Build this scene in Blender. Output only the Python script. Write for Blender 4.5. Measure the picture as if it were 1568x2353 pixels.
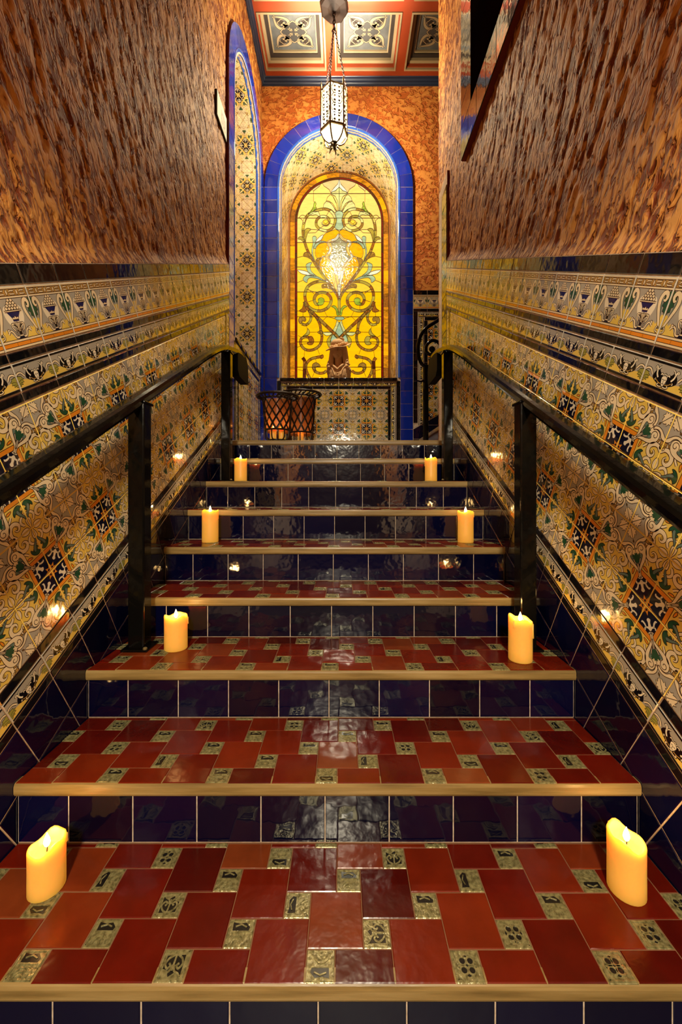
import bpy, bmesh, math, random
import numpy as np
from math import sin, cos, pi, radians, sqrt, atan2
from mathutils import Matrix, Vector

random.seed(7)
rng = np.random.RandomState(7)
scene = bpy.context.scene
COL = scene.collection
for o in list(bpy.data.objects):
    bpy.data.objects.remove(o)

# ------------------------------------------------------------------ camera
FPX = 919.0
cam_d = bpy.data.cameras.new('camera')
cam = bpy.data.objects.new('camera', cam_d)
COL.objects.link(cam)
cam_d.sensor_fit = 'HORIZONTAL'
cam_d.sensor_width = 36.0
cam_d.lens = 36.0 * FPX / 1568.0
cam_d.shift_x = -5.0 / 1568.0
cam_d.shift_y = -48.5 / 1568.0
cam_d.clip_start = 0.02
cam.location = (0.041, 0.0, 0.932)
cam.rotation_euler = (radians(90), 0, 0)
scene.camera = cam

# ------------------------------------------------------------------ world, exposure
world = bpy.data.worlds.new('world')
scene.world = world
world.use_nodes = True
bg = world.node_tree.nodes['Background']
bg.inputs['Color'].default_value = (1.0, 0.62, 0.30, 1)
bg.inputs['Strength'].default_value = 0.02
scene.view_settings.view_transform = 'Standard'
scene.view_settings.look = 'None'
scene.view_settings.exposure = 0.0
scene.view_settings.gamma = 1.0
scene.view_settings.use_curve_mapping = False
scene.cycles.adaptive_threshold = 0.03
scene.cycles.max_bounces = 8
scene.cycles.diffuse_bounces = 3
scene.cycles.glossy_bounces = 4
scene.cycles.transmission_bounces = 6
scene.cycles.transparent_max_bounces = 12

LANTERN_EMIT = 4.0      # glow of the lantern's frosted panes
LANTERN_W = 880.0       # its bulb
HALL_LAMP = 560.0       # ceiling lamp of the lower hall, behind the camera
CANDLE_W = 0.7
GLASS_EMIT = 1.25
WARM = (1.0, 0.83, 0.56)

# ------------------------------------------------------------------ dimensions
S = 1.646
HW = S / 2            # tile face of the side walls
R = 0.1657            # riser
T = 0.2927            # tread
Y0 = 0.7533           # front of lowest nosing in view
TH = atan2(R, T)
CT, ST = cos(TH), sin(TH)
LAND = 8 * R
YF = 4.36             # tile face of the far wall
YEND = 3.03           # the side dados end here
CEIL = 5.43
PL = 0.849            # plaster plane of side walls

# ------------------------------------------------------------------ materials
MATS = {}
def nmat(name):
    m = bpy.data.materials.new(name)
    m.use_nodes = True
    nt = m.node_tree
    b = nt.nodes['Principled BSDF']
    MATS[name] = m
    return m, nt, b
def node(nt, t, **kw):
    n = nt.nodes.new(t)
    for k, v in kw.items():
        if k in n.inputs.keys():
            n.inputs[k].default_value = v
        else:
            setattr(n, k, v)
    return n
def c4(c): return (c[0], c[1], c[2], 1)
def ramp(nt, stops, interp='LINEAR'):
    r = nt.nodes.new('ShaderNodeValToRGB')
    r.color_ramp.interpolation = interp
    el = r.color_ramp.elements
    while len(el) < len(stops): el.new(0.5)
    for e, (p, c) in zip(el, stops):
        e.position = p; e.color = c4(c)
    return r
def bump(nt, b, hsock, strength, dist):
    bp = node(nt, 'ShaderNodeBump')
    bp.inputs['Strength'].default_value = strength
    bp.inputs['Distance'].default_value = dist
    nt.links.new(hsock, bp.inputs['Height'])
    nt.links.new(bp.outputs['Normal'], b.inputs['Normal'])
    return bp
def objco(nt, scale=(1, 1, 1), rot=(0, 0, 0), kind='Object'):
    tc = node(nt, 'ShaderNodeTexCoord')
    mp = node(nt, 'ShaderNodeMapping')
    mp.inputs['Scale'].default_value = scale
    mp.inputs['Rotation'].default_value = rot
    nt.links.new(tc.outputs[kind], mp.inputs['Vector'])
    return mp.outputs['Vector']
def geoco(nt, scale=(1, 1, 1), rot=(0, 0, 0)):
    g = node(nt, 'ShaderNodeNewGeometry')
    src = g.outputs['Position']
    if any(rot):
        m0 = node(nt, 'ShaderNodeMapping')
        m0.inputs['Rotation'].default_value = rot
        nt.links.new(src, m0.inputs['Vector']); src = m0.outputs['Vector']
    mp = node(nt, 'ShaderNodeMapping')
    mp.inputs['Scale'].default_value = scale
    nt.links.new(src, mp.inputs['Vector'])
    return mp.outputs['Vector']

def glaze(name, col, rough=0.10, wob=0.10, var=0.12, spec=0.5):
    """fired glaze: slight colour change from tile to tile, a softly uneven surface"""
    m, nt, b = nmat(name)
    oi = node(nt, 'ShaderNodeObjectInfo')
    hv = node(nt, 'ShaderNodeHueSaturation')
    hv.inputs['Color'].default_value = c4(col)
    mr = node(nt, 'ShaderNodeMapRange')
    mr.inputs['To Min'].default_value = 1 - var
    mr.inputs['To Max'].default_value = 1 + var
    nt.links.new(oi.outputs['Random'], mr.inputs['Value'])
    nt.links.new(mr.outputs['Result'], hv.inputs['Value'])
    nt.links.new(hv.outputs['Color'], b.inputs['Base Color'])
    b.inputs['Roughness'].default_value = rough
    b.inputs['Specular IOR Level'].default_value = spec
    b.inputs['IOR'].default_value = 1.68
    n = node(nt, 'ShaderNodeTexNoise', Scale=16.0, Detail=2.0)
    nt.links.new(geoco(nt), n.inputs['Vector'])
    bump(nt, b, n.outputs['Fac'], wob, 0.02)
    return m

glaze('cream', (0.84, 0.70, 0.46))
glaze('ivory', (0.86, 0.77, 0.58))
glaze('greyglaze', (0.40, 0.37, 0.31))
glaze('yellow', (0.80, 0.57, 0.11))
glaze('ochre', (0.42, 0.24, 0.06))
glaze('yellow_lit', (0.86, 0.72, 0.34))  # recess tile ground, brightened to carry strong light in its colour
glaze('ink_lit', (0.17, 0.095, 0.04))  # outline ink of the recess tiles, lightened for the same painted-in light
glaze('orange', (0.78, 0.27, 0.02))
glaze('green', (0.022, 0.085, 0.040))
glaze('teal', (0.13, 0.20, 0.17))
glaze('olive', (0.33, 0.31, 0.06))
glaze('ink', (0.045, 0.016, 0.008))
glaze('blackline', (0.006, 0.005, 0.006))
glaze('navyfill', (0.006, 0.007, 0.025))
glaze('navyurn', (0.012, 0.014, 0.10))
glaze('black', (0.004, 0.004, 0.006), rough=0.07, wob=0.08)
glaze('navy', (0.0012, 0.0016, 0.017), rough=0.07, wob=0.10, var=0.45)
glaze('cobalt', (0.008, 0.026, 0.36), rough=0.08, wob=0.08, var=0.25)
glaze('bluetrim', (0.03, 0.11, 0.56), rough=0.08, wob=0.06, var=0.15)

def simple(name, col, rough=0.5, metal=0.0, spec=0.5, nscale=None, nstr=0.2, ndist=0.01, stops=None, nmap=(1, 1, 1), detail=4):
    m, nt, b = nmat(name)
    b.inputs['Base Color'].default_value = c4(col)
    b.inputs['Roughness'].default_value = rough
    b.inputs['Metallic'].default_value = metal
    b.inputs['Specular IOR Level'].default_value = spec
    if nscale:
        n = node(nt, 'ShaderNodeTexNoise', Scale=nscale, Detail=float(detail))
        nt.links.new(geoco(nt, nmap), n.inputs['Vector'])
        if stops:
            r = ramp(nt, stops)
            nt.links.new(n.outputs['Fac'], r.inputs['Fac'])
            nt.links.new(r.outputs['Color'], b.inputs['Base Color'])
        bump(nt, b, n.outputs['Fac'], nstr, ndist)
    return m

simple('grout', (0.62, 0.50, 0.38), 0.85, nscale=60, nstr=0.4, ndist=0.003,
       stops=[(0.3, (0.40, 0.30, 0.21)), (0.7, (0.66, 0.54, 0.42))])
simple('treadgrout', (0.20, 0.09, 0.04), 0.8, nscale=60, nstr=0.3, ndist=0.002)
simple('rededge', (0.16, 0.014, 0.006), 0.7, nscale=40, nstr=0.5, ndist=0.006)
simple('iron_matt', (0.004, 0.0035, 0.003), 0.6, spec=0.05, nscale=30, nstr=0.05)
simple('iron', (0.003, 0.0027, 0.0024), 0.10, spec=0.22, nscale=30, nstr=0.06, ndist=0.01)
simple('oldiron', (0.022, 0.012, 0.008), 0.45, metal=0.4, nscale=50, nstr=0.3, ndist=0.004)
simple('brassframe', (0.16, 0.115, 0.04), 0.5, metal=0.3, nscale=50, nstr=0.2, ndist=0.003)
simple('nosing', (0.30, 0.2, 0.1), 0.36, nscale=9, nstr=0.2, ndist=0.006, nmap=(0.5, 6, 6),
       stops=[(0.25, (0.13, 0.080, 0.022)), (0.5, (0.25, 0.165, 0.055)), (0.78, (0.36, 0.255, 0.105))], detail=6)
simple('reliefbronze', (0.17, 0.14, 0.06), 0.22, metal=0.25, nscale=120, nstr=0.35, ndist=0.004,
       stops=[(0.3, (0.10, 0.085, 0.030)), (0.62, (0.29, 0.26, 0.12))])
simple('reliefdark', (0.010, 0.009, 0.008), 0.18)
simple('terracotta_sculpt', (0.72, 0.45, 0.22), 0.75, nscale=60, nstr=0.25, ndist=0.004)
simple('beam', (0.22, 0.027, 0.003), 0.5, nscale=12, nstr=0.08, ndist=0.01)
simple('creampaint', (0.25, 0.18, 0.095), 0.55)
simple('darktimber', (0.03, 0.014, 0.006), 0.5, nscale=8, nstr=0.1)
simple('blackpaint', (0.018, 0.010, 0.006), 0.6)
simple('greypanel', (0.17, 0.17, 0.16), 0.6, nscale=14, nstr=0.1, ndist=0.01,
       stops=[(0.3, (0.045, 0.047, 0.046)), (0.7, (0.078, 0.078, 0.072))])
simple('greydark', (0.025, 0.023, 0.020), 0.6)
simple('cornice', (0.012, 0.020, 0.045), 0.35)
simple('canopymetal', (0.010, 0.005, 0.003), 0.6, spec=0.1)
simple('paper', (0.62, 0.58, 0.50), 0.6)
simple('papergrey', (0.20, 0.19, 0.18), 0.6, nscale=60, nstr=0.0,
       stops=[(0.35, (0.10, 0.10, 0.10)), (0.65, (0.50, 0.48, 0.44))])
simple('woodframe', (0.30, 0.11, 0.03), 0.35, nscale=20, nstr=0.15, ndist=0.004, nmap=(8, 8, 1),
       stops=[(0.3, (0.16, 0.05, 0.012)), (0.7, (0.42, 0.17, 0.05))])
simple('lead', (0.05, 0.028, 0.012), 0.35, metal=0.3)
simple('wick', (0.01, 0.008, 0.006), 0.9)
simple('void', (0.002, 0.002, 0.002), 0.9)
simple('landingfloor', (0.10, 0.03, 0.015), 0.4)
simple('copperdiff', (0.30, 0.11, 0.05), 0.35, nscale=30, nstr=0.1)

# red quarry tile
m, nt, b = nmat('redtile')
oi = node(nt, 'ShaderNodeObjectInfo')
r = ramp(nt, [(0.0, (0.060, 0.003, 0.001)), (0.5, (0.125, 0.006, 0.0015)), (0.8, (0.18, 0.018, 0.003)), (1.0, (0.19, 0.042, 0.010))])
nt.links.new(oi.outputs['Random'], r.inputs['Fac'])
n = node(nt, 'ShaderNodeTexNoise', Scale=14.0, Detail=5.0)
nt.links.new(geoco(nt), n.inputs['Vector'])
mx = node(nt, 'ShaderNodeMixRGB', blend_type='MULTIPLY')
mx.inputs['Fac'].default_value = 0.55
r2 = ramp(nt, [(0.3, (0.55, 0.5, 0.5)), (0.65, (1, 1, 1))])
nt.links.new(n.outputs['Fac'], r2.inputs['Fac'])
nt.links.new(r.outputs['Color'], mx.inputs['Color1'])
nt.links.new(r2.outputs['Color'], mx.inputs['Color2'])
nt.links.new(mx.outputs['Color'], b.inputs['Base Color'])
b.inputs['Roughness'].default_value = 0.20
b.inputs['Specular IOR Level'].default_value = 0.25
n2 = node(nt, 'ShaderNodeTexNoise', Scale=22.0, Detail=3.0)
nt.links.new(geoco(nt), n2.inputs['Vector'])
bump(nt, b, n2.outputs['Fac'], 0.10, 0.015)

def plaster(name, lo, mid, hi, rotx, sc=(1, 46, 11), big=(1, 9, 4)):
    """trowelled, colour-washed plaster with streaks dragged across it"""
    m, nt, b = nmat(name)
    n = node(nt, 'ShaderNodeTexNoise', Scale=1.0, Detail=2.6, Roughness=0.55, Distortion=0.6)
    nt.links.new(geoco(nt, sc, (rotx, 0, 0)), n.inputs['Vector'])
    n2 = node(nt, 'ShaderNodeTexNoise', Scale=1.0, Detail=3.0, Roughness=0.5)
    nt.links.new(geoco(nt, big, (rotx, 0, 0)), n2.inputs['Vector'])
    ad = node(nt, 'ShaderNodeMath', operation='MULTIPLY_ADD')
    nt.links.new(n2.outputs['Fac'], ad.inputs[0]); ad.inputs[1].default_value = 0.35
    nt.links.new(n.outputs['Fac'], ad.inputs[2])
    sub = node(nt, 'ShaderNodeMath', operation='SUBTRACT'); sub.inputs[1].default_value = 0.175
    nt.links.new(ad.outputs[0], sub.inputs[0])
    hr = ramp(nt, [(0.37, (0, 0, 0)), (0.45, (0.22, 0.22, 0.22)), (0.495, (0.86, 0.86, 0.86)), (0.66, (1, 1, 1))])
    nt.links.new(sub.outputs[0], hr.inputs['Fac'])
    cr_ = ramp(nt, [(0.38, lo), (0.45, tuple(a * .6 + b_ * .4 for a, b_ in zip(lo, mid))), (0.50, mid), (0.62, hi)])
    nt.links.new(sub.outputs[0], cr_.inputs['Fac'])
    nt.links.new(cr_.outputs['Color'], b.inputs['Base Color'])
    b.inputs['Roughness'].default_value = 0.62
    b.inputs['Specular IOR Level'].default_value = 0.35
    bump(nt, b, hr.outputs['Color'], 1.0, 0.010)
    return m
PLO, PMI, PHI = (0.16, 0.026, 0.004), (0.42, 0.145, 0.024), (0.60, 0.285, 0.070)
plaster('plaster_l', PLO, PMI, PHI, -TH, sc=(30, 56, 25), big=(6, 9, 6))
plaster('plaster_r', PLO, PMI, PHI, -TH, sc=(30, 56, 25), big=(6, 9, 6))
plaster('plaster_far', (0.42, 0.10, 0.016), (0.50, 0.15, 0.024), (0.62, 0.25, 0.055), 0.0, sc=(22, 22, 26), big=(5, 5, 4))

# wax
m, nt, b = nmat('wax')
b.inputs['Base Color'].default_value = (0.74, 0.40, 0.10, 1)
b.inputs['Roughness'].default_value = 0.4
b.inputs['Subsurface Weight'].default_value = 1.0
b.inputs['Subsurface Radius'].default_value = (1.0, 0.45, 0.12)
b.inputs['Subsurface Scale'].default_value = 0.05
b.inputs['Emission Color'].default_value = (1.0, 0.42, 0.03, 1)
b.inputs['Emission Strength'].default_value = 0.30  # flame light glowing through the wax, put in as emission
def emit(name, col, st):
    m, nt, b = nmat(name)
    b.inputs['Base Color'].default_value = c4((0.0, 0.0, 0.0))
    b.inputs['Emission Color'].default_value = c4(col)
    b.inputs['Emission Strength'].default_value = st
    return m
emit('flame', (1.0, 0.72, 0.28), 40.0)
emit('bulb', (1.0, 0.85, 0.6), 700.0)
# frosted pane: lets half the bulb's light through, glows itself
m, nt, b = nmat('lampglass')
em = node(nt, 'ShaderNodeEmission'); em.inputs['Color'].default_value = (1.0, 0.82, 0.48, 1); em.inputs['Strength'].default_value = LANTERN_EMIT
tr = node(nt, 'ShaderNodeBsdfTransparent'); tr.inputs['Color'].default_value = (1, .95, .85, 1)
mx = node(nt, 'ShaderNodeMixShader'); mx.inputs[0].default_value = .5
nt.links.new(tr.outputs[0], mx.inputs[1]); nt.links.new(em.outputs[0], mx.inputs[2])
nt.links.new(mx.outputs[0], nt.nodes['Material Output'].inputs['Surface'])
globe, nt, b = nmat('globe')
em = node(nt, 'ShaderNodeEmission'); em.inputs['Color'].default_value = (1.0, 0.75, 0.42, 1); em.inputs['Strength'].default_value = 3.0
tr = node(nt, 'ShaderNodeBsdfTransparent'); mx = node(nt, 'ShaderNodeMixShader'); mx.inputs[0].default_value = .3
nt.links.new(tr.outputs[0], mx.inputs[1]); nt.links.new(em.outputs[0], mx.inputs[2])
nt.links.new(mx.outputs[0], nt.nodes['Material Output'].inputs['Surface'])

def glass(name, col, st, vary=0.25, rip=0.06, sc=(9, 9, 26)):
    """lit opalescent glass with streaks, smooth front that reflects"""
    m, nt, b = nmat(name)
    n = node(nt, 'ShaderNodeTexNoise', Scale=1.0, Detail=4.0, Distortion=0.8)
    nt.links.new(geoco(nt, sc), n.inputs['Vector'])
    r = ramp(nt, [(0.3, tuple(x * (1 - vary) for x in col)), (0.7, tuple(min(1, x * (1 + vary * .5)) for x in col))])
    nt.links.new(n.outputs['Fac'], r.inputs['Fac'])
    nt.links.new(r.outputs['Color'], b.inputs['Emission Color'])
    b.inputs['Emission Strength'].default_value = st * GLASS_EMIT
    mx = node(nt, 'ShaderNodeMixRGB', blend_type='MULTIPLY')
    mx.inputs['Fac'].default_value = 1.0
    mx.inputs['Color2'].default_value = (0.3, 0.3, 0.3, 1)
    nt.links.new(r.outputs['Color'], mx.inputs['Color1'])
    nt.links.new(mx.outputs['Color'], b.inputs['Base Color'])
    b.inputs['Roughness'].default_value = 0.04
    n2 = node(nt, 'ShaderNodeTexNoise', Scale=38.0, Detail=2.0)
    nt.links.new(geoco(nt), n2.inputs['Vector'])
    bump(nt, b, n2.outputs['Fac'], rip, 0.03)
    return m
glass('g_gold', (0.92, 0.42, 0.002), 1.05, 0.10)
glass('g_honey', (0.92, 0.48, 0.03), 1.05, 0.12)
glass('g_pale', (0.95, 0.54, 0.12), 1.0, 0.12)
glass('g_peach', (0.85, 0.50, 0.20), 0.85, 0.15)
glass('g_amber', (0.85, 0.36, 0.004), 0.95, 0.25, 0.14)
glass('g_orange', (0.70, 0.25, 0.008), 0.75, 0.6, 0.1, (12, 12, 40))
glass('g_brown', (0.36, 0.19, 0.025), 0.75, 0.5, 0.15, (40, 40, 40))
glass('g_rust', (0.36, 0.12, 0.012), 0.75, 0.5, 0.15, (40, 40, 40))
glass('g_olive', (0.44, 0.33, 0.04), 0.8, 0.4)
glass('g_palegreen', (0.62, 0.60, 0.20), 0.9, 0.3)
glass('g_leaf', (0.32, 0.42, 0.03), 0.9, 0.45)
glass('g_aqua', (0.36, 0.48, 0.26), 0.85, 0.3)
glass('g_white', (0.85, 0.78, 0.50), 0.95, 0.1)
glass('g_clear', (0.34, 0.32, 0.16), 0.75, 0.3, 0.16)
glass('g_red', (0.24, 0.008, 0.003), 0.7, 0.4)
glass('g_plum', (0.11, 0.02, 0.006), 0.7, 0.4)

# ------------------------------------------------------------------ object helpers
def link(o, parent=None):
    COL.objects.link(o)
    if parent is not None: o.parent = parent
    return o
def new_mesh(name, verts, faces, mats, fmats=None, smooth=False):
    me = bpy.data.meshes.new(name)
    me.from_pydata([tuple(v) for v in verts], [], faces)
    for k in mats: me.materials.append(MATS[k])
    if fmats is not None and len(mats) > 1:
        me.polygons.foreach_set('material_index', fmats)
    if smooth:
        me.polygons.foreach_set('use_smooth', [True] * len(me.polygons))
    me.update()
    return me
def add(name, me, parent=None, M=None):
    o = bpy.data.objects.new(name, me)
    link(o, parent)
    if M is not None: o.matrix_local = M
    return o
def tag(o, label=None, cat=None, group=None, kind=None):
    if label: o['label'] = label
    if cat: o['category'] = cat
    if group: o['group'] = group
    if kind: o['kind'] = kind
    return o
def thing(name, label, cat, loc=(0, 0, 0), group=None, rz=0.0):
    o = bpy.data.objects.new(name, None)
    o.empty_display_size = 0.05
    link(o); o.location = loc; o.rotation_euler = (0, 0, rz)
    return tag(o, label, cat, group)

class MB:
    """collects shapes of one part"""
    def __init__(s): s.v = []; s.f = []; s.m = []
    def quad_grid(s, rows, closed_u=False, closed_v=False, mat=0):
        b0 = len(s.v); nr = len(rows); nc = len(rows[0])
        for r_ in rows: s.v += [tuple(p) for p in r_]
        for i in range(nr if closed_v else nr - 1):
            for j in range(nc if closed_u else nc - 1):
                a = b0 + i * nc + j; b_ = b0 + i * nc + (j + 1) % nc
                c = b0 + ((i + 1) % nr) * nc + (j + 1) % nc; d = b0 + ((i + 1) % nr) * nc + j
                s.f.append((a, b_, c, d)); s.m.append(mat)
    def box(s, lo, hi, mat=0, ch=0.0):
        x0, y0, z0 = lo; x1, y1, z1 = hi
        if ch <= 0:
            b = len(s.v)
            s.v += [(x0,y0,z0),(x1,y0,z0),(x1,y1,z0),(x0,y1,z0),(x0,y0,z1),(x1,y0,z1),(x1,y1,z1),(x0,y1,z1)]
            for f in ((0,3,2,1),(4,5,6,7),(0,1,5,4),(1,2,6,5),(2,3,7,6),(3,0,4,7)):
                s.f.append(tuple(b + i for i in f)); s.m.append(mat)
        else:
            bm = bmesh.new()
            bmesh.ops.create_cube(bm, size=1.0)
            for v in bm.verts:
                v.co = Vector(((x0 + x1) / 2 + v.co.x * (x1 - x0), (y0 + y1) / 2 + v.co.y * (y1 - y0), (z0 + z1) / 2 + v.co.z * (z1 - z0)))
            bmesh.ops.bevel(bm, geom=bm.edges[:], offset=ch, segments=2, affect='EDGES', profile=0.5)
            s.bm(bm, mat); bm.free()
    def bm(s, bm, mat=0):
        b = len(s.v); bm.verts.index_update()
        s.v += [tuple(v.co) for v in bm.verts]
        for f in bm.faces:
            s.f.append(tuple(b + v.index for v in f.verts)); s.m.append(mat)
    def prism(s, poly, axis, a, b_, mat=0, smat=None, cap=True):
        """poly: 2-D points; axis 'x': poly=(y,z); 'y': poly=(x,z); 'z': poly=(x,y)"""
        def P(p, d):
            return (d, p[0], p[1]) if axis == 'x' else ((p[0], d, p[1]) if axis == 'y' else (p[0], p[1], d))
        n = len(poly); o = len(s.v)
        s.v += [P(p, a) for p in poly] + [P(p, b_) for p in poly]
        if cap:
            s.f.append(tuple(o + i for i in range(n))[::-1]); s.m.append(mat)
            s.f.append(tuple(o + n + i for i in range(n))); s.m.append(mat)
        for i in range(n):
            j = (i + 1) % n
            s.f.append((o + i, o + j, o + n + j, o + n + i)); s.m.append(mat if smat is None else smat)
    def tube(s, pts, r, n=8, mat=0, closed=False, caps=True, flat=None):
        pts = [Vector(p) for p in pts]; m_ = len(pts)
        rs = r if isinstance(r, (list, tuple)) else [r] * m_
        up = None; rows = []
        for i in range(m_):
            if closed: d = pts[(i + 1) % m_] - pts[i - 1]
            else: d = pts[min(i + 1, m_ - 1)] - pts[max(i - 1, 0)]
            d.normalize()
            if up is None:
                up = Vector((0, 0, 1)) if abs(d.z) < 0.9 else Vector((1, 0, 0))
            sd = d.cross(up)
            if sd.length < 1e-5: sd = d.orthogonal()
            sd.normalize(); up = sd.cross(d).normalized()
            fl = flat or (1, 1)
            rows.append([pts[i] + (sd * cos(2 * pi * k / n) * fl[0] + up * sin(2 * pi * k / n) * fl[1]) * rs[i] for k in range(n)])
        o = len(s.v)
        s.quad_grid(rows, closed_u=True, closed_v=closed, mat=mat)
        if caps and not closed:
            s.f.append(tuple(o + k for k in range(n))[::-1]); s.m.append(mat)
            s.f.append(tuple(o + (m_ - 1) * n + k for k in range(n))); s.m.append(mat)
    def lathe(s, prof, n=24, c=(0, 0), mat=0, cap=True):
        rows = [[(c[0] + p[0] * cos(2 * pi * k / n), c[1] + p[0] * sin(2 * pi * k / n), p[1]) for k in range(n)] for p in prof]
        o = len(s.v)
        s.quad_grid(rows, closed_u=True, mat=mat)
        if cap:
            s.f.append(tuple(o + k for k in range(n))[::-1]); s.m.append(mat)
            s.f.append(tuple(o + (len(prof) - 1) * n + k for k in range(n))); s.m.append(mat)
    def ellipsoid(s, c, r, nu=12, nv=8, mat=0):
        rows = []
        for i in range(nv + 1):
            a = -pi / 2 + pi * i / nv
            rows.append([(c[0] + r[0] * cos(a) * cos(2 * pi * k / nu), c[1] + r[1] * cos(a) * sin(2 * pi * k / nu), c[2] + r[2] * sin(a)) for k in range(nu)])
        s.quad_grid(rows, closed_u=True, mat=mat)
    def mesh(s, name, mats, smooth=False):
        if isinstance(mats, str): mats = [mats]
        return new_mesh(name, s.v, s.f, mats, s.m, smooth)
    def obj(s, name, mats, parent=None, M=None, smooth=False):
        return add(name, s.mesh(name, mats, smooth), parent, M)

def cr(pts, n=6, closed=False):
    """Catmull-Rom through 2-D or 3-D points"""
    P = [np.array(p, float) for p in pts]; m_ = len(P); out = []
    rng_ = range(m_ if closed else m_ - 1)
    for i in rng_:
        if closed: p0, p1, p2, p3 = P[i - 1], P[i], P[(i + 1) % m_], P[(i + 2) % m_]
        else: p0, p1, p2, p3 = P[max(i - 1, 0)], P[i], P[i + 1], P[min(i + 2, m_ - 1)]
        for k in range(n):
            t = k / n
            out.append(tuple(0.5 * ((2 * p1) + (-p0 + p2) * t + (2 * p0 - 5 * p1 + 4 * p2 - p3) * t * t + (-p0 + 3 * p1 - 3 * p2 + p3) * t ** 3)))
    if not closed: out.append(tuple(P[-1]))
    return out
def spiral(cx, cy, r0, r1, a0, a1, n=14):
    return [(cx + (r0 + (r1 - r0) * i / n) * cos(a0 + (a1 - a0) * i / n), cy + (r0 + (r1 - r0) * i / n) * sin(a0 + (a1 - a0) * i / n)) for i in range(n + 1)]
def area2(p):
    return sum(p[i - 1][0] * p[i][1] - p[i][0] * p[i - 1][1] for i in range(len(p))) / 2
def ribbon(pts, w, closed=False):
    """quads of a 2-D stroke; w a number or one per point"""
    m_ = len(pts); L = []; Rr = []
    ws = w if isinstance(w, (list, tuple)) else [w] * m_
    for i in range(m_):
        if closed: a, b_ = pts[i - 1], pts[(i + 1) % m_]
        else: a, b_ = pts[max(i - 1, 0)], pts[min(i + 1, m_ - 1)]
        dx, dy = b_[0] - a[0], b_[1] - a[1]; l = sqrt(dx * dx + dy * dy) or 1
        nx, ny = -dy / l * ws[i] / 2, dx / l * ws[i] / 2
        L.append((pts[i][0] + nx, pts[i][1] + ny)); Rr.append((pts[i][0] - nx, pts[i][1] - ny))
    q = []
    for i in range(m_ if closed else m_ - 1):
        j = (i + 1) % m_
        q.append([Rr[i], Rr[j], L[j], L[i]])
    return q
def clip_poly(p, x0, y0, x1, y1):
    def cut(p, ins, inter):
        o = []
        for i in range(len(p)):
            a, b_ = p[i - 1], p[i]
            if ins(b_):
                if not ins(a): o.append(inter(a, b_))
                o.append(b_)
            elif ins(a): o.append(inter(a, b_))
        return o
    def ix(x): return lambda a, b_: (x, a[1] + (b_[1] - a[1]) * (x - a[0]) / ((b_[0] - a[0]) or 1e-9))
    def iy(y): return lambda a, b_: (a[0] + (b_[0] - a[0]) * (y - a[1]) / ((b_[1] - a[1]) or 1e-9), y)
    for ins, it in ((lambda q: q[0] >= x0, ix(x0)), (lambda q: q[0] <= x1, ix(x1)), (lambda q: q[1] >= y0, iy(y0)), (lambda q: q[1] <= y1, iy(y1))):
        if len(p) < 3: return []
        p = cut(p, ins, it)
    return p if len(p) >= 3 else []

class Art:
    """painted decoration: flat shapes in thin layers of glaze"""
    def __init__(s, ow=0.012, ink='ink'): s.s = []; s.ow = ow; s.ink = ink; s.maps = [lambda p: p]
    def poly(s, pts, mat, L):
        for mp in s.maps:
            q = [mp(p) for p in pts]
            if area2(q) < 0: q = q[::-1]
            s.s.append((q, mat, L))
    def stroke(s, pts, w, mat, L, closed=False):
        for q in ribbon(pts, w, closed): s.poly(q, mat, L)
    def line(s, pts, L, closed=False, w=None): s.stroke(pts, w or s.ow, s.ink, L, closed)
    def opoly(s, pts, mat, L):
        s.poly(pts, mat, L); s.line(pts, L + 1, True)
    def cased(s, pts, w, mat, L):
        ws = w if isinstance(w, (list, tuple)) else [w] * len(pts)
        s.stroke(pts, [x + 2 * s.ow for x in ws], s.ink, L)
        s.stroke(pts, list(ws), mat, L + 1)
    def ell(s, cx, cy, rx, ry, rot, mat, L, n=12, out=True):
        p = [(cx + rx * cos(2 * pi * k / n) * cos(rot) - ry * sin(2 * pi * k / n) * sin(rot), cy + rx * cos(2 * pi * k / n) * sin(rot) + ry * sin(2 * pi * k / n) * cos(rot)) for k in range(n)]
        if out: s.opoly(p, mat, L)
        else: s.poly(p, mat, L)
DZ = 6e-5
TT = 0.006
def slab(mb, sx, sy, t, mat=0, ch=0.0016):
    """a tile: bottom at z=0, chamfered top at z=t, centred"""
    x, y = sx / 2, sy / 2; c = min(ch, t * .6); o = len(mb.v)
    mb.v += [(-x,-y,0),(x,-y,0),(x,y,0),(-x,y,0),(-x,-y,t-c),(x,-y,t-c),(x,y,t-c),(-x,y,t-c),
             (-x+c,-y+c,t),(x-c,-y+c,t),(x-c,y-c,t),(-x+c,y-c,t)]
    for f in ((4,5,9,8),(5,6,10,9),(6,7,11,10),(7,4,8,11),(8,9,10,11),(0,1,5,4),(1,2,6,5),(2,3,7,6),(3,0,4,7)):
        mb.f.append(tuple(o + i for i in f)); mb.m.append(mat)
def tile_mesh(name, sx, sy, ground, art=None, h=1.0, t=TT):
    """art lives in [0,1]x[0,h]"""
    mb = MB(); mats = [ground]
    slab(mb, sx, sy, t, 0)
    if art:
        e = 0.012
        for q, mat, L in art.s:
            q = clip_poly(q, e, e, 1 - e, h - e)
            if len(q) < 3 or abs(area2(q)) < 1e-7: continue
            if mat not in mats: mats.append(mat)
            o = len(mb.v)
            mb.v += [((p[0] - .5) * sx, (p[1] / h - .5) * sy, t + DZ * (L + 1)) for p in q]
            mb.f.append(tuple(range(o, o + len(q)))); mb.m.append(mats.index(mat))
    return mb.mesh(name, mats)
_plain = {}
def plain_tile(sx, sy, mat, t=TT):
    k = (round(sx, 4), round(sy, 4), mat, t)
    if k not in _plain: _plain[k] = tile_mesh(mat + '_tile', sx, sy, mat, None, 1, t)
    return _plain[k]
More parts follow.
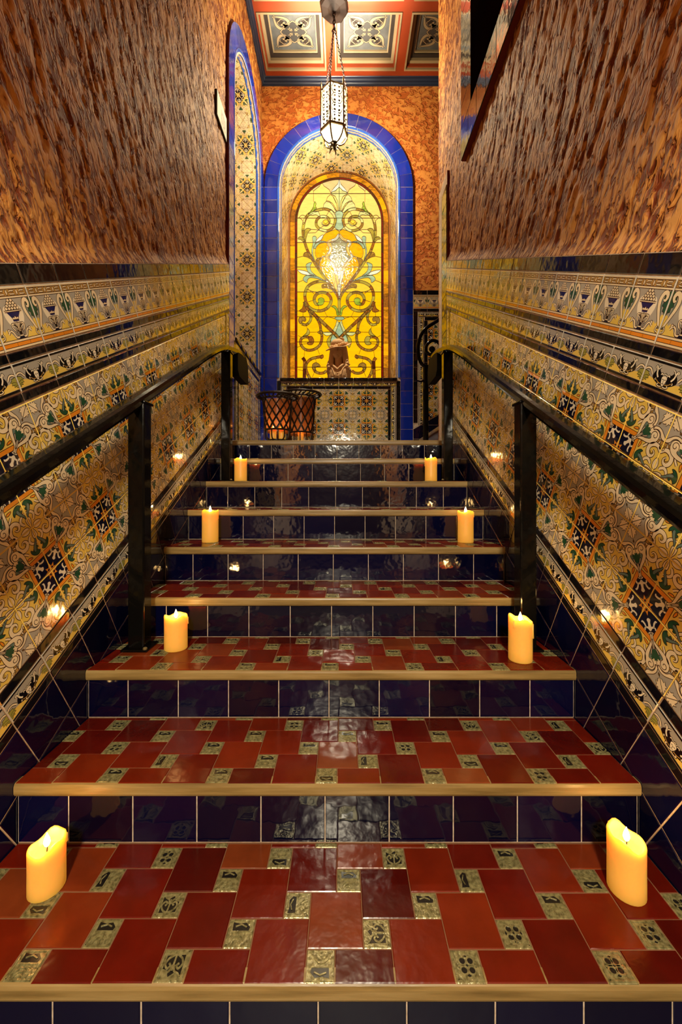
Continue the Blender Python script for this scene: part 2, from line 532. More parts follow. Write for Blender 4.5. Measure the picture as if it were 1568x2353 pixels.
def clipped(me, planes):
    """copy of a mesh cut by planes (co, normal): what lies on the normal's side goes"""
    bm = bmesh.new(); bm.from_mesh(me)
    for co, no in planes:
        bmesh.ops.bisect_plane(bm, geom=bm.verts[:] + bm.edges[:] + bm.faces[:], plane_co=co, plane_no=no, clear_outer=True)
    if not bm.faces:
        bm.free(); return None
    m2 = bpy.data.meshes.new(me.name); bm.to_mesh(m2); bm.free()
    for k in me.materials: m2.materials.append(k)
    return m2

# ------------------------------------------------------------------ tile designs
P = 0.152
G = 0.0036
def main_art():
    a = Art(0.011)
    D = lambda t, w: (t - w, t + w)
    # ground fields
    a.poly([(0, 0), (.37, 0), (.37, .37), (0, .37)], 'navyfill', 0)
    a.poly([(1, .5), (1, 1), (.5, 1), (.5, .62), (.62, .5)], 'greyglaze', 0)
    a.poly([(0, 0), (.20, 0), (.085, .035), (.118, .118), (.035, .085), (0, .20)], 'orange', 6)
    a.poly([(.05, .02), (.08, .045), (.045, .08), (.02, .05)], 'navyfill', 7)
    sw = lambda p: (p[1], p[0])
    a.maps = [lambda p: p, sw]
    a.poly([(.37, 0), (.455, 0), (.455, .40), (.37, .40)], 'orange', 1)
    a.line([(.37, 0), (.37, .40)], 2); a.line([(.455, 0), (.455, .42)], 2)
    a.poly([(.74, .475), (1, .475), (1, .535), (.74, .535)], 'ochre', 1)
    a.line([(.74, .475), (1, .475)], 2, w=.008); a.line([(.74, .535), (1, .535)], 2, w=.008)
    # green curl beside the bar
    g = cr([(.485, .075), (.49, .14), (.53, .20), (.59, .235), (.645, .225), (.605, .185), (.63, .155), (.675, .11), (.66, .055), (.615, .035), (.60, .075), (.555, .055), (.53, .02)], 3, True)
    a.opoly(g, 'green', 4)
    a.cased(cr([(.80, .02), (.73, .05), (.665, .10), (.60, .13), (.57, .125)], 3), [.012, .02, .026, .032, .038, .04, .045, .048, .05, .05, .045, .04, .03], 'teal', 6)
    # bud at the tile corner
    a.opoly(cr([(.74, -.01), (.80, .05), (.88, .055), (.95, .03), (1.02, .0)], 4), 'cream', 4)
    a.line(cr([(.78, .0), (.87, .022), (.97, .005)], 4), 6, w=.009)
    a.opoly(cr([(1.01, .03), (.95, .09), (.94, .16), (.965, .23), (1.01, .28)], 4), 'cream', 4)
    # scrolling acanthus
    a.cased(cr([(1.0, .36), (.92, .43), (.82, .43), (.745, .37), (.74, .28), (.80, .22), (.87, .24), (.885, .30), (.84, .33)], 3), [.02 + .055 * sin(pi * min(1, (i + 3) / 24)) for i in range(25)], 'cream', 4)
    a.cased(cr([(.70, .02), (.73, .12), (.80, .165), (.87, .13), (.885, .10)], 3), [.03 + .02 * sin(pi * i / 12) for i in range(13)], 'cream', 3)
    a.cased(cr([(.60, .30), (.66, .36), (.68, .43), (.64, .47)], 3), .034, 'cream', 3)
    a.line(cr([(.79, .30), (.83, .27), (.86, .29)], 3), 6, w=.009)
    a.line(cr([(.92, .40), (.86, .40), (.80, .37)], 3), 6, w=.009)
    a.ell(.965, .43, .022, .034, .3, 'ochre', 5, 8)
    a.opoly(cr([(.50, .245), (.53, .27), (.55, .33), (.53, .37), (.50, .33)], 3, True), 'orange', 3)
    # diagonal members, mirrored about the diagonal
    H = lambda l: [D(*p) for p in l]
    a.maps = [lambda p: p, sw]
    # leaves behind the heart
    a.opoly(H(cr([(.655, .02), (.72, .055), (.745, .11), (.735, .17), (.765, .225), (.79, .20), (.785, .14), (.775, .08), (.745, .03), (.70, .0)], 3)), 'cream', 3)
    a.opoly(H(cr([(.62, .19), (.68, .20), (.735, .185), (.70, .225), (.67, .24), (.63, .22)], 3, True)), 'cream', 3)
    # fleur at the far corner
    a.opoly(H([(.80, 0), (.815, .03), (.85, .045), (.835, .07), (.875, .065), (.90, .09), (.905, .055), (.94, .062), (.93, .032), (.97, .035), (.955, .012), (1.0, 0)]), 'cream', 4)
    a.opoly(H([(.745, 0), (.765, .012), (.795, .0)]), 'ochre', 4)
    # heart
    a.opoly(H(cr([(.31, .0), (.32, .024), (.39, .024), (.45, .068), (.52, .135), (.60, .180), (.675, .178), (.725, .140), (.73, .090), (.70, .045), (.665, .03), (.675, .0)], 4)), 'cream', 5)
    a.poly(H(cr([(.42, -.002), (.47, .032), (.53, .078), (.588, .108), (.60, .080), (.60, .05), (.60, .02), (.595, -.002)], 3)), 'teal', 7)
    a.line(H(cr([(.42, .004), (.47, .032), (.53, .078), (.588, .108), (.607, .080), (.605, .05)], 3)), 8, w=.010)
    a.poly(H(cr([(.50, -.002), (.505, .028), (.545, .042), (.585, .068), (.615, .055), (.595, .03), (.625, .02), (.61, -.002)], 3)), 'green', 9)
    a.opoly(H(cr([(.465, .022), (.50, .048), (.555, .068), (.55, .053), (.50, .032)], 3, True)), 'ivory', 9)
    a.opoly(H(cr([(.375, .0), (.40, .012), (.485, .014), (.495, .0)], 3)), 'ivory', 9)
    a.line(H(spiral(.662, .105, .058, .012, -2.6, 4.4, 20)), 8, w=.012)
    a.opoly(H(cr([(.30, .0), (.305, .03), (.32, .045), (.335, .03), (.32, .02), (.33, .0)], 3)), 'ivory', 6)
    # arabesque in the dark square
    a.stroke(H(cr([(.285, .0), (.255, .03), (.25, .06), (.215, .075), (.185, .105), (.195, .125)], 3)), [.035, .035, .034, .033, .032, .032, .032, .032, .032, .034, .034, .034, .032, .03, .02, .012], 'ivory', 4)
    a.stroke(H(cr([(.25, .06), (.265, .085), (.285, .08)], 3)), .025, 'ivory', 4)
    a.maps = [lambda p: p]
    a.poly(H(cr([(.295, .0), (.25, .022), (.20, .018), (.165, .030), (.145, .0), (.165, -.030), (.20, -.018), (.25, -.022)], 3, True)), 'ivory', 5)
    return a
def frieze_art():
    a = Art(0.010)
    a.poly([(0, 0), (1, 0), (1, .045), (0, .045)], 'cream', 0)
    a.poly([(0, .055), (1, .055), (1, .115), (0, .115)], 'orange', 0)
    a.line([(.33, .055), (.33, .115)], 1, w=.006); a.line([(.66, .055), (.66, .115)], 1, w=.006)
    a.poly([(0, .122), (1, .122), (1, .155), (0, .155)], 'cream', 0)
    for y in (.05, .118, .16): a.line([(0, y), (1, y)], 1)
    a.poly([(0, .965), (1, .965), (1, 1), (0, 1)], 'cream', 0)
    a.poly([(0, .855), (1, .855), (1, .955), (0, .955)], 'ochre', 0)
    a.poly([(0, .82), (1, .82), (1, .845), (0, .845)], 'cream', 0)
    for y in (.96, .85, .815): a.line([(0, y), (1, y)], 1)
    for k in range(4):
        x = k * .25
        a.opoly([(x + .05, .905), (x + .08, .945), (x + .2, .945), (x + .17, .918), (x + .10, .918)], 'cream', 1)
        a.opoly([(x + .05, .900), (x + .08, .865), (x + .2, .865), (x + .17, .892), (x + .10, .892)], 'cream', 1)
        a.ell(x, .905, .022, .045, 0, 'cream', 3, 10)
        if k == 0: a.ell(1.0, .905, .022, .045, 0, 'cream', 3, 10)
    sw = lambda p: (1 - p[0], p[1])
    a.maps = [lambda p: p, sw]
    a.poly([(0, .165), (.36, .165), (.28, .27), (.19, .34), (.14, .30), (.06, .45), (0, .45)], 'yellow', 0)
    a.poly(cr([(.5, .36), (.36, .38), (.28, .50), (.27, .62), (.33, .70), (.40, .66), (.44, .52)], 3, True), 'ivory', 0)
    # leaf and scroll at the joint
    a.opoly([(0, .80), (.03, .81), (.07, .76), (.12, .74), (.135, .66), (.105, .64), (.12, .58), (.075, .56), (.08, .50), (.04, .49), (0, .42)], 'green', 2)
    a.poly(cr([(.155, .68), (.165, .60), (.12, .46), (.09, .44), (.10, .52), (.125, .6)], 3, True), 'teal', 3)
    sc_ = cr([(.035, .185), (.085, .20), (.09, .25), (.055, .275), (.035, .235), (.06, .30), (.12, .42), (.185, .56), (.205, .67), (.165, .76), (.10, .775), (.065, .72), (.09, .66), (.13, .67)], 3)
    n = len(sc_)
    a.cased(sc_, [.018 + .05 * min(1, max(0, (i - 9) / 14)) * (1 if i < n - 8 else (n - i) / 9) for i in range(n)], 'cream', 4)
    # urn
    a.cased(cr([(.47, .35), (.40, .41), (.355, .40), (.36, .35), (.40, .30)], 3), .022, 'cream', 3)
    a.cased(cr([(.44, .19), (.37, .20), (.33, .28), (.27, .31), (.21, .26)], 3), .028, 'cream', 3)
    a.cased(cr([(.27, .31), (.235, .33), (.22, .30)], 3), .02, 'cream', 3)
    a.cased(cr([(.45, .22), (.40, .26), (.42, .30), (.45, .27)], 3), .014, 'greyglaze', 3)
    a.maps = [lambda p: p]
    a.poly([(.34, .60), (.66, .60), (.575, .50), (.57, .45), (.43, .45), (.425, .50)], 'navyurn', 3)
    a.opoly([(.42, .50), (.45, .525), (.47, .505), (.50, .54), (.53, .505), (.55, .525), (.58, .50), (.56, .48), (.44, .48)], 'cream', 4)
    a.poly([(.40, .43), (.60, .43), (.56, .32), (.53, .28), (.47, .28), (.44, .32)], 'cream', 4)
    for x in (.43, .46, .5, .54, .57): a.line([(x, .43), (.5 + (x - .5) * .45, .29)], 5, w=.012)
    a.line([(.40, .43), (.44, .32), (.47, .28), (.53, .28), (.56, .32), (.60, .43)], 5, True)
    a.ell(.5, .255, .035, .028, 0, 'blackline', 4, 10)
    a.opoly([(.455, .20), (.545, .20), (.52, .235), (.48, .235)], 'cream', 4)
    a.poly([(.42, .165), (.58, .165), (.55, .20), (.45, .20)], 'navyfill', 5)
    a.opoly([(.30, .605), (.70, .605), (.71, .63), (.29, .63)], 'cream', 4)
    for row, nn in enumerate((5, 4, 3, 2)):
        for k in range(nn):
            a.ell(.5 + (k - (nn - 1) / 2) * .068, .66 + row * .042, .034, .030, 0, 'cream', 4 + row, 9)
    return a
def border_art():
    h = .5
    a = Art(0.011, 'blackline')
    a.poly([(0, .06), (1, .06), (1, .26), (0, .26)], 'yellow', 0)
    a.poly([(0, .22), (.3, .17), (.5, .10), (.7, .17), (1, .22), (1, .44), (0, .44)], 'greyglaze', 1)
    a.poly([(0, 0), (1, 0), (1, .055), (0, .055)], 'blackline', 2)
    a.poly([(0, .45), (1, .45), (1, .5), (0, .5)], 'blackline', 2)
    sw = lambda p: (1 - p[0], p[1])
    a.maps = [lambda p: p, sw]
    # leaf bunch at the joint
    a.opoly([(0, .10), (.03, .085), (.055, .12), (.10, .11), (.09, .15), (.14, .15), (.12, .19), (.16, .205), (.11, .235), (.12, .26), (.05, .27), (0, .28)], 'olive', 3)
    a.line([(0, .16), (.07, .20), (.12, .20)], 5, w=.007); a.line([(0, .12), (.06, .15), (.10, .15)], 5, w=.007)
    a.cased(cr([(0, .29), (.06, .325), (.13, .32), (.18, .27), (.20, .24)], 3), .030, 'cream', 5)
    # mask
    a.poly(cr([(.22, .22), (.25, .30), (.31, .36), (.33, .40), (.35, .34), (.40, .30), (.44, .27), (.44, .16), (.47, .10), (.38, .12), (.30, .15), (.25, .18)], 3, True), 'blackline', 4)
    a.cased(cr([(.35, .22), (.305, .28), (.29, .35), (.255, .39), (.25, .355)], 3), [.03] * 6 + [.036] * 6 + [.02], 'ivory', 6)
    a.cased(cr([(.30, .33), (.335, .385), (.36, .40)], 3), .018, 'ivory', 6)
    a.cased(cr([(.46, .27), (.42, .30), (.40, .275)], 3), .018, 'ivory', 6)
    a.cased(cr([(.31, .20), (.37, .155), (.44, .135), (.5, .135)], 3), .016, 'ochre', 6)
    a.cased(cr([(.5, .10), (.43, .085), (.38, .105), (.40, .13)], 3), .018, 'cream', 7)
    a.opoly([(.28, .18), (.31, .155), (.33, .185), (.31, .215)], 'ivory', 6)
    a.maps = [lambda p: p]
    a.opoly(cr([(.44, .25), (.445, .18), (.47, .12), (.5, .095), (.53, .12), (.555, .18), (.56, .25), (.5, .285)], 3, True), 'ivory', 8)
    a.line([(.46, .215), (.49, .21)], 10, w=.012); a.line([(.51, .21), (.54, .215)], 10, w=.012)
    a.line([(.5, .21), (.495, .165), (.505, .16)], 10, w=.008); a.line([(.475, .14), (.5, .147), (.525, .14)], 10, w=.010)
    a.cased(cr([(.46, .30), (.48, .285), (.5, .31), (.52, .285), (.54, .30)], 3), .014, 'ivory', 8)
    return a
ART_MAIN = main_art()
ART_REVEAL = Art()        # the recess tiles are the same design with strong light painted in as paler colours
ART_REVEAL.s = [(q, {'ink': 'ink_lit', 'orange': 'yellow', 'greyglaze': 'ivory', 'cream': 'ivory'}.get(m_, m_), L) for q, m_, L in ART_MAIN.s]
ME_MAIN = tile_mesh('patterned_tile', P - .0008, P - .0008, 'yellow', ART_MAIN)
ME_FRIEZE = tile_mesh('frieze_tile', P - G, P - G, 'greyglaze', frieze_art())
BH = 0.074
ART_BORDER = border_art()
ME_BORDER = tile_mesh('border_tile', P - G, BH - G, 'greyglaze', ART_BORDER, .5)
ME_BORDER_S = tile_mesh('border_tile_small', P - G, 0.060 - G, 'greyglaze', ART_BORDER, .5)

# ------------------------------------------------------------------ side walls
def frame(u, v, n, c):
    return Matrix(((u[0], v[0], n[0], c[0]), (u[1], v[1], n[1], c[1]), (u[2], v[2], n[2], c[2]), (0, 0, 0, 1)))
def sv(s, v):                      # along the flight, square to it  ->  (Y, Z)
    return (Y0 + s * CT - v * ST, s * ST + v * CT)
DV = {-1: 0.0, 1: 0.023}
V_TOP = 1.186
STAR = {-1: 0.7176, 1: 0.557}
BACK = HW + TT                      # grout plane behind the tiles
YN = -2.60                          # walls run on behind the camera
YMAIN = 2.925                       # patterned field ends, then a framed upright border

def side_wall(sd):
    nm = 'wall_left' if sd < 0 else 'wall_right'
    vt = V_TOP + DV[sd]
    ypier = 4.36 if sd < 0 else 3.42
    mb = MB()
    # dado core (grout shows in the joints)
    def zl(y): return (y - Y0) * ST / CT + vt / CT
    yc = YEND
    mb.prism([(YN, -0.5), (yc, -0.5), (yc, zl(yc)), (-.3, zl(-.3)), (YN, .6)], 'x', sd * (HW + .0024), sd * (BACK + 0.17), 0)
    # upper core behind the plaster
    if sd < 0:
        mb.box((-1.05, YN, 0.6), (-PL - 0.012, yc, CEIL), 1)
        mb.box((-1.05, yc, CEIL - 0.45), (-PL - 0.012, ypier + .2, CEIL), 1)
        mb.box((-1.05, YN, -0.5), (-PL - .012, yc, .7), 1)
    else:
        mb.box((PL + 0.012, YN, 0.6), (1.0, .95, CEIL), 1)
        mb.box((PL + 0.012, .95, 0.6), (1.0, 2.43, 3.28), 1)
        mb.box((PL + 0.012, .95, 4.6), (1.0, 2.43, CEIL), 1)
        mb.box((PL + 0.012, 2.43, 0.6), (1.0, ypier - .004, CEIL), 1)
    wall = mb.obj(nm, ['grout', 'plaster_l'])
    tag(wall, ('left' if sd < 0 else 'right') + ' stair wall, rough brown plaster above a patterned tile dado', 'wall', kind='structure')
    # tile frames
    u = (0, CT, ST) if sd < 0 else (0, -CT, -ST)
    v = (0, -ST, CT); n = (-sd, 0, 0)
    def put(me, name, s, vv, rot=0, limit=None):
        yy, zz = sv(s, vv)
        if yy < 0.30: return
        M = frame(u, v, n, (sd * BACK, yy, zz)) @ Matrix.Rotation(rot * pi / 2, 4, 'Z')
        if limit is not None:
            hh = 0.13
            if yy - hh > limit: return
            if yy + hh > limit:
                Mi = M.inverted()
                co = Mi @ Vector((sd * HW, limit, 0)); no = (Mi.to_3x3() @ Vector((0, 1, 0))).normalized()
                me = clipped(me, [(co, no)])
                if me is None or len(me.polygons) == 0: return
        add(name, me, wall, M)
    st0 = STAR[sd]
    d = DV[sd]
    PA = 0.1515
    ks = range(-5, 32)
    rows = [('black', 1.1355, 1.186, 'black_tile'), ('frieze', .983, 1.1355, 'frieze_tile'), ('black', .957, .983, 'black_strip_tile'),
            ('border', .883, .957, 'border_tile'), ('black', .857, .883, 'black_strip_tile')]
    rows_lo = [('black', .209, .240, 'black_strip_tile'), ('border', .135, .209, 'border_tile'), ('black', .107, .135, 'black_strip_tile'),
               ('navy', -.045, .107, 'navy_tile'), ('navy', -.197, -.045, 'navy_tile')]
    for i in ks:
        s_mid = st0 + (i + .5) * PA
        for kind, v0, v1, name in rows + rows_lo:
            vm = (v0 + v1) / 2 + d
            if kind == 'frieze': me = ME_FRIEZE
            elif kind == 'border': me = ME_BORDER
            else: me = plain_tile(PA - G, v1 - v0 - G, kind)
            lim = YEND - .002
            put(me, name, s_mid, vm, 0, lim)
        for j in range(4):
            left = (i % 2 == 0)           # star at the low-s boundary
            if sd > 0: left = not left    # local u runs down the slope on the right
            bottom = (j % 2 == 1)
            rot = {(True, True): 0, (False, True): 1, (False, False): 2, (True, False): 3}[(left, bottom)]
            put(ME_MAIN, 'patterned_tile', s_mid, .2405 + (j + .5) * .1535 + d, rot, YMAIN)
    # upright frame closing the patterned field
    zb = lambda vv, y: (vv + d) / CT + (y - Y0) * ST / CT
    uu = (0, 1, 0) if sd < 0 else (0, -1, 0)
    y1 = YMAIN + .0135; z0 = zb(.240, y1); z1 = zb(.857, y1)
    k = 5; hh = (z1 - z0) / k
    for q in range(k):
        add('black_strip_tile', plain_tile(.025 - .002, hh - G, 'black'), wall, frame(uu, (0, 0, 1), n, (sd * BACK, y1, z0 + (q + .5) * hh)))
    y2 = YMAIN + .027 + .037; z0 = zb(.240, y2); z1 = zb(.857, y2)
    k = 5; hh = (z1 - z0) / k
    meb = tile_mesh('border_tile', hh - G, .074 - G, 'greyglaze', ART_BORDER, .5)
    for q in range(k):
        add('border_tile', meb, wall, frame((0, 0, 1), tuple(-x for x in uu), n, (sd * BACK, y2, z0 + (q + .5) * hh)))
    return wall

WALL_L = side_wall(-1)
WALL_R = side_wall(1)

# ------------------------------------------------------------------ plaster faces, trowelled relief in the mesh
def vnoise(x, y, seed):
    r_ = np.random.RandomState(seed); tab = r_.rand(256, 256)
    xi = np.floor(x).astype(int); yi = np.floor(y).astype(int)
    fx = x - xi; fy = y - yi
    fx = fx * fx * (3 - 2 * fx); fy = fy * fy * (3 - 2 * fy)
    g = lambda a, b_: tab[a % 256, b_ % 256]
    return (g(xi, yi) * (1 - fx) + g(xi + 1, yi) * fx) * (1 - fy) + (g(xi, yi + 1) * (1 - fx) + g(xi + 1, yi + 1) * fx) * fy
def plaster_face(sd, wall):
    st = 0.0085
    yend = 4.355 if sd < 0 else 3.42
    ys = np.arange(-.32, yend + st * .5, st); ys[-1] = yend
    zs = np.arange(0.55, CEIL + .01, st)
    Yg, Zg = np.meshgrid(ys, zs)
    vt = V_TOP + DV[sd]
    zl = (Yg - Y0) * ST / CT + vt / CT
    s_ = (Yg - Y0) * CT + Zg * ST; v_ = -(Yg - Y0) * ST + Zg * CT
    wob = vnoise(s_ * 6, v_ * 4, 11) * 0.9
    h = 0
    for fs, fv, am, sdm in ((34, 11, 1.0, 1), (62, 22, .7, 2)):
        h = h + am * (vnoise(s_ * fs + wob * 1.5 + 40, v_ * fv + wob + 60, sdm + (10 if sd > 0 else 0)) - .5)
    h = h / 1.3
    t_ = np.clip((h + .14) / .16, 0, 1); t_ = t_ * t_ * (3 - 2 * t_)
    big = vnoise(s_ * 4 + 9, v_ * 2.5 + 3, 21) - .5
    disp = (t_ - .5) * 0.0058 + big * .008
    # hand-smoothed cove down to the dado
    dz = (Zg - zl) * CT
    cove = np.clip(1 - dz / 0.055, 0, 1) ** 1.6
    near = Yg < YEND + .0
    disp = np.where(near, disp * (1 - cove) + cove * (PL - HW - 0.004), disp)
    # plaster corner rounds off
    if sd > 0:
        e = np.clip((Yg - (yend - .05)) / .05, 0, 1)
        disp = disp * (1 - e) - (1 - np.sqrt(np.maximum(0, 1 - e * e))) * .03
    X = sd * (PL - disp)
    nr, nc = Yg.shape
    yc = (Yg[:-1, :-1] + Yg[1:, 1:]) / 2; zc = (Zg[:-1, :-1] + Zg[1:, 1:]) / 2
    zlc = (yc - Y0) * ST / CT + vt / CT
    keep = zc > np.where(yc < YEND, zlc - .001, 0)
    if sd < 0:
        ro = NL['R'] + .183 - .015
        inside = (np.abs(yc - NL['c']) < ro) & (zc < NL['zs'] + LAND)
        inside |= ((yc - NL['c']) ** 2 + (zc - NL['zs'] - LAND) ** 2 < ro * ro)
        keep &= ~inside
    else:
        keep &= ~((yc > .9) & (yc < 2.5) & (zc > 3.2) & (zc < 4.65))
        keep &= ~((yc > YEND + .02) & (yc < 3.29) & (zc < 3.34))
        keep &= zc > 1.0
    idx = np.arange(nr * nc).reshape(nr, nc)
    q = np.stack([idx[:-1, :-1], idx[:-1, 1:], idx[1:, 1:], idx[1:, :-1]], -1)[keep]
    if sd > 0: q = q[:, ::-1]
    used = np.zeros(nr * nc, bool); used[q.ravel()] = True
    remap = np.cumsum(used) - 1
    V = np.stack([X.ravel(), Yg.ravel(), Zg.ravel()], -1)[used]
    q = remap[q]
    me = bpy.data.meshes.new('plaster_face')
    me.vertices.add(len(V)); me.vertices.foreach_set('co', V.astype(np.float32).ravel())
    me.loops.add(len(q) * 4); me.loops.foreach_set('vertex_index', q.astype(np.int32).ravel())
    me.polygons.add(len(q)); me.polygons.foreach_set('loop_start', np.arange(len(q), dtype=np.int32) * 4)
    me.polygons.foreach_set('use_smooth', np.ones(len(q), bool))
    me.materials.append(MATS['plaster_l' if sd < 0 else 'plaster_r'])
    me.update(calc_edges=True)
    add('plaster_face', me, wall)
NL = dict(c=3.69, R=0.477, zs=2.92)      # arched recess in the left wall (heights above the landing)
NF = dict(c=-0.008, R=0.6285, zs=2.92)   # window recess in the far wall
SILL = 0.84
plaster_face(-1, WALL_L)
plaster_face(1, WALL_R)

# ------------------------------------------------------------------ far wall
mb = MB()
xl, xr = -HW - .03, 2.3
ro = NF['R'] + .183
def arch_pts(R_, zs, n=24):
    return [(R_ * cos(a), zs + R_ * sin(a)) for a in [pi * i / n for i in range(n + 1)]]
# plaster sheet with an arched hole: strips over the arch and side pieces
yp = YF + 0.026
n_ = 40
ap = [(NF['c'] + (ro - .012) * cos(pi * i / n_), LAND + NF['zs'] + (ro - .012) * sin(pi * i / n_)) for i in range(n_ + 1)]
for i in range(n_):
    a, c = ap[i], ap[i + 1]
    o = len(mb.v)
    mb.v += [(a[0], yp, a[1]), (c[0], yp, c[1]), (c[0], yp, CEIL), (a[0], yp, CEIL)]
    mb.f.append((o + 1, o, o + 3, o + 2)); mb.m.append(0)
mb.box((ap[0][0], yp, LAND), (xr, yp + .1, CEIL), 0)
mb.box((xl - .1, yp, LAND), (ap[-1][0], yp + .1, CEIL), 0)
mb.box((xl - .1, yp + .10, LAND - .3), (NF['c'] - NF['R'] - .02, yp + .75, CEIL), 1)
mb.box((NF['c'] + NF['R'] + .02, yp + .10, LAND - .3), (xr, yp + .75, CEIL), 1)
WALL_B = mb.obj('wall_back', ['plaster_far', 'grout'])
tag(WALL_B, 'far landing wall, orange plaster with an arched stained glass recess', 'wall', kind='structure')

# ------------------------------------------------------------------ arched recess: ring, bullnose, reveal, panel
def bend_map(R_, zs, z0):
    """arc length along the reveal (0 at left sill) -> (x, z, inward normal)"""
    Ls = zs - z0; La = pi * R_
    def f(u):
        if u <= Ls: return (-R_, z0 + u, 1.0, 0.0)
        if u <= Ls + La:
            a = pi - (u - Ls) / R_
            return (R_ * cos(a), zs + R_ * sin(a), -cos(a), -sin(a))
        return (R_, zs - (u - Ls - La), -1.0, 0.0)
    return f, 2 * Ls + La, Ls, La
def niche(wall, M, R_, zs, depth, half_panel, phase=0.0, sill_on=True):
    ci, co = R_ + .045, R_ + .183
    pz = 0.138
    # backing plate of the ring: grout in front, red-painted edge
    mb = MB(); n = 36
    def band(r): return [(r, 0.0)] + [(r * cos(pi * i / n), zs + r * sin(pi * i / n)) for i in range(n + 1)] + [(-r, 0.0)]
    bo, bi = band(co), band(R_ + .006)
    for i in range(len(bo) - 1):
        a, b_, c, d = bo[i], bo[i + 1], bi[i + 1], bi[i]
        o = len(mb.v)
        mb.v += [(a[0], .0024, a[1]), (b_[0], .0024, b_[1]), (c[0], .0024, c[1]), (d[0], .0024, d[1]), (a[0], .04, a[1]), (b_[0], .04, b_[1])]
        mb.f.append((o, o + 1, o + 2, o + 3)); mb.m.append(0)
        mb.f.append((o + 4, o + 5, o + 1, o)); mb.m.append(1)
    mb.obj('ring_backing', ['grout', 'rededge'], wall, M)
    # recess lining behind the reveal tiles
    f, L, Ls, La = bend_map(R_ + .003, zs, SILL)
    mb = MB(); rows = []
    for i in range(61):
        x, z, nx, nz = f(L * i / 60)
        rows.append([(x, .01, z), (x, depth + .05, z)])
    mb.quad_grid(rows)
    mb.obj('recess_lining', 'grout', wall, M)
    # flat ring tiles
    me = plain_tile(.138 - G, pz - G, 'cobalt')
    k = int(round(zs / pz)); hz = zs / k
    me = plain_tile(.138 - G, hz - G, 'cobalt')
    F = lambda x, z, rot=0: M @ Matrix.Translation((x, TT, z)) @ Matrix.Rotation(pi / 2, 4, 'X') @ Matrix.Rotation(rot, 4, 'Z')
    for sx in (-1, 1):
        for q in range(k):
            add('ring_tile', me, wall, F(sx * (ci + co) / 2, (q + .5) * hz))
    na = int(round(pi * (ci + co) / 2 / pz)); da = pi / na
    mbw = MB(); w_ = da / 2 - .0014 / ci
    m_ = 4; rows = []
    for (rr, zz) in ((ci + .001, 0), (ci + .001, TT - .0012), (ci + .0025, TT), (co - .0025, TT), (co - .001, TT - .0012), (co - .001, 0)):
        rows.append([(rr * sin(-w_ + 2 * w_ * i / m_), rr * cos(-w_ + 2 * w_ * i / m_), zz) for i in range(m_ + 1)])
    mbw.quad_grid([r_[::-1] for r_ in rows])
    mew = mbw.mesh('ring_tile', 'cobalt')
    for q in range(na):
        a = (q + .5) * da - pi / 2
        add('ring_tile', mew, wall, M @ Matrix.Translation((0, TT, zs)) @ Matrix.Rotation(pi / 2, 4, 'X') @ Matrix.Rotation(a, 4, 'Z'))
    # bullnose: quarter round turning into the recess
    prof = [(R_ + .045, TT), (R_ + .0448, .0)] + [(R_ + .040 - .040 * sin(t), -.004 + .044 * (1 - cos(t))) for t in [pi / 2 * i / 6 for i in range(7)]] + [(R_ + .0, .046), (R_ + .006, .046)]
    k = int(round((zs - SILL) / pz)); hb = (zs - SILL) / k
    for sx in (-1, 1):
        mbb = MB()
        rows = [[(sx * p[0], p[1], z) for p in prof] for z in (-hb / 2 + .0012, hb / 2 - .0012)]
        if sx > 0: rows = rows[::-1]
        mbb.quad_grid(rows)
        mb2 = mbb.mesh('bullnose_tile', 'bluetrim', True)
        for q in range(k):
            add('bullnose_tile', mb2, wall, M @ Matrix.Translation((0, 0, SILL + (q + .5) * hb)))
    mbb = MB(); rows = []
    nb = int(round(pi * R_ / pz * 1.05)); db = pi / nb; w_ = db / 2 - .0014 / R_
    for i in range(5):
        a = -w_ + 2 * w_ * i / 4
        rows.append([(p[0] * sin(a), p[1], p[0] * cos(a)) for p in prof])
    mbb.quad_grid(rows)
    mb2 = mbb.mesh('bullnose_tile', 'bluetrim', True)
    for q in range(nb):
        add('bullnose_tile', mb2, wall, M @ Matrix.Translation((0, 0, zs)) @ Matrix.Rotation((q + .5) * db - pi / 2, 4, 'Y'))
    # reveal tiles, laid diagonally, cut at the edges and bent round the arch
    f, L, Ls, La = bend_map(R_ + TT, zs, SILL)
    p_ = 0.136; dg = p_ * sqrt(2)
    base = tile_mesh('reveal_tile', p_ - .002, p_ - .002, 'yellow_lit', ART_REVEAL)
    y0_, y1_ = .047, depth
    i0 = int(L / dg * 2) + 3
    for i in range(-2, i0):
        for j in range(-1, int(2 * depth / dg) + 3):
            if (i + j) % 2: continue
            cu = L / 2 + phase + (i - int(L / dg)) * dg / 2; cv = y0_ + .09 + (j - 1) * dg / 2
            if cu + dg / 2 < 0.002 or cu - dg / 2 > L - .002 or cv - dg / 2 > y1_ - .002 or cv + dg / 2 < y0_ + .002: continue
            # which corner is the star: rosette centres sit on a square lattice two tiles wide
            a_, b_ = (i + j) // 2, (i - j) // 2
            rot = {(0, 0): 0, (1, 0): 1, (1, 1): 2, (0, 1): 3}[(a_ % 2, b_ % 2)]
            Mt = Matrix.Translation((cu, cv, 0)) @ Matrix.Rotation(pi / 4, 4, 'Z') @ Matrix.Rotation(rot * pi / 2, 4, 'Z')
            bm = bmesh.new(); bm.from_mesh(base); bm.transform(Mt)
            cuts = []
            if cu - dg / 2 < 0: cuts.append(((0, 0, 0), (-1, 0, 0), True))
            if cu + dg / 2 > L: cuts.append(((L, 0, 0), (1, 0, 0), True))
            if cv - dg / 2 < y0_: cuts.append(((0, y0_, 0), (0, -1, 0), True))
            if cv + dg / 2 > y1_: cuts.append(((0, y1_, 0), (0, 1, 0), True))
            step = .045
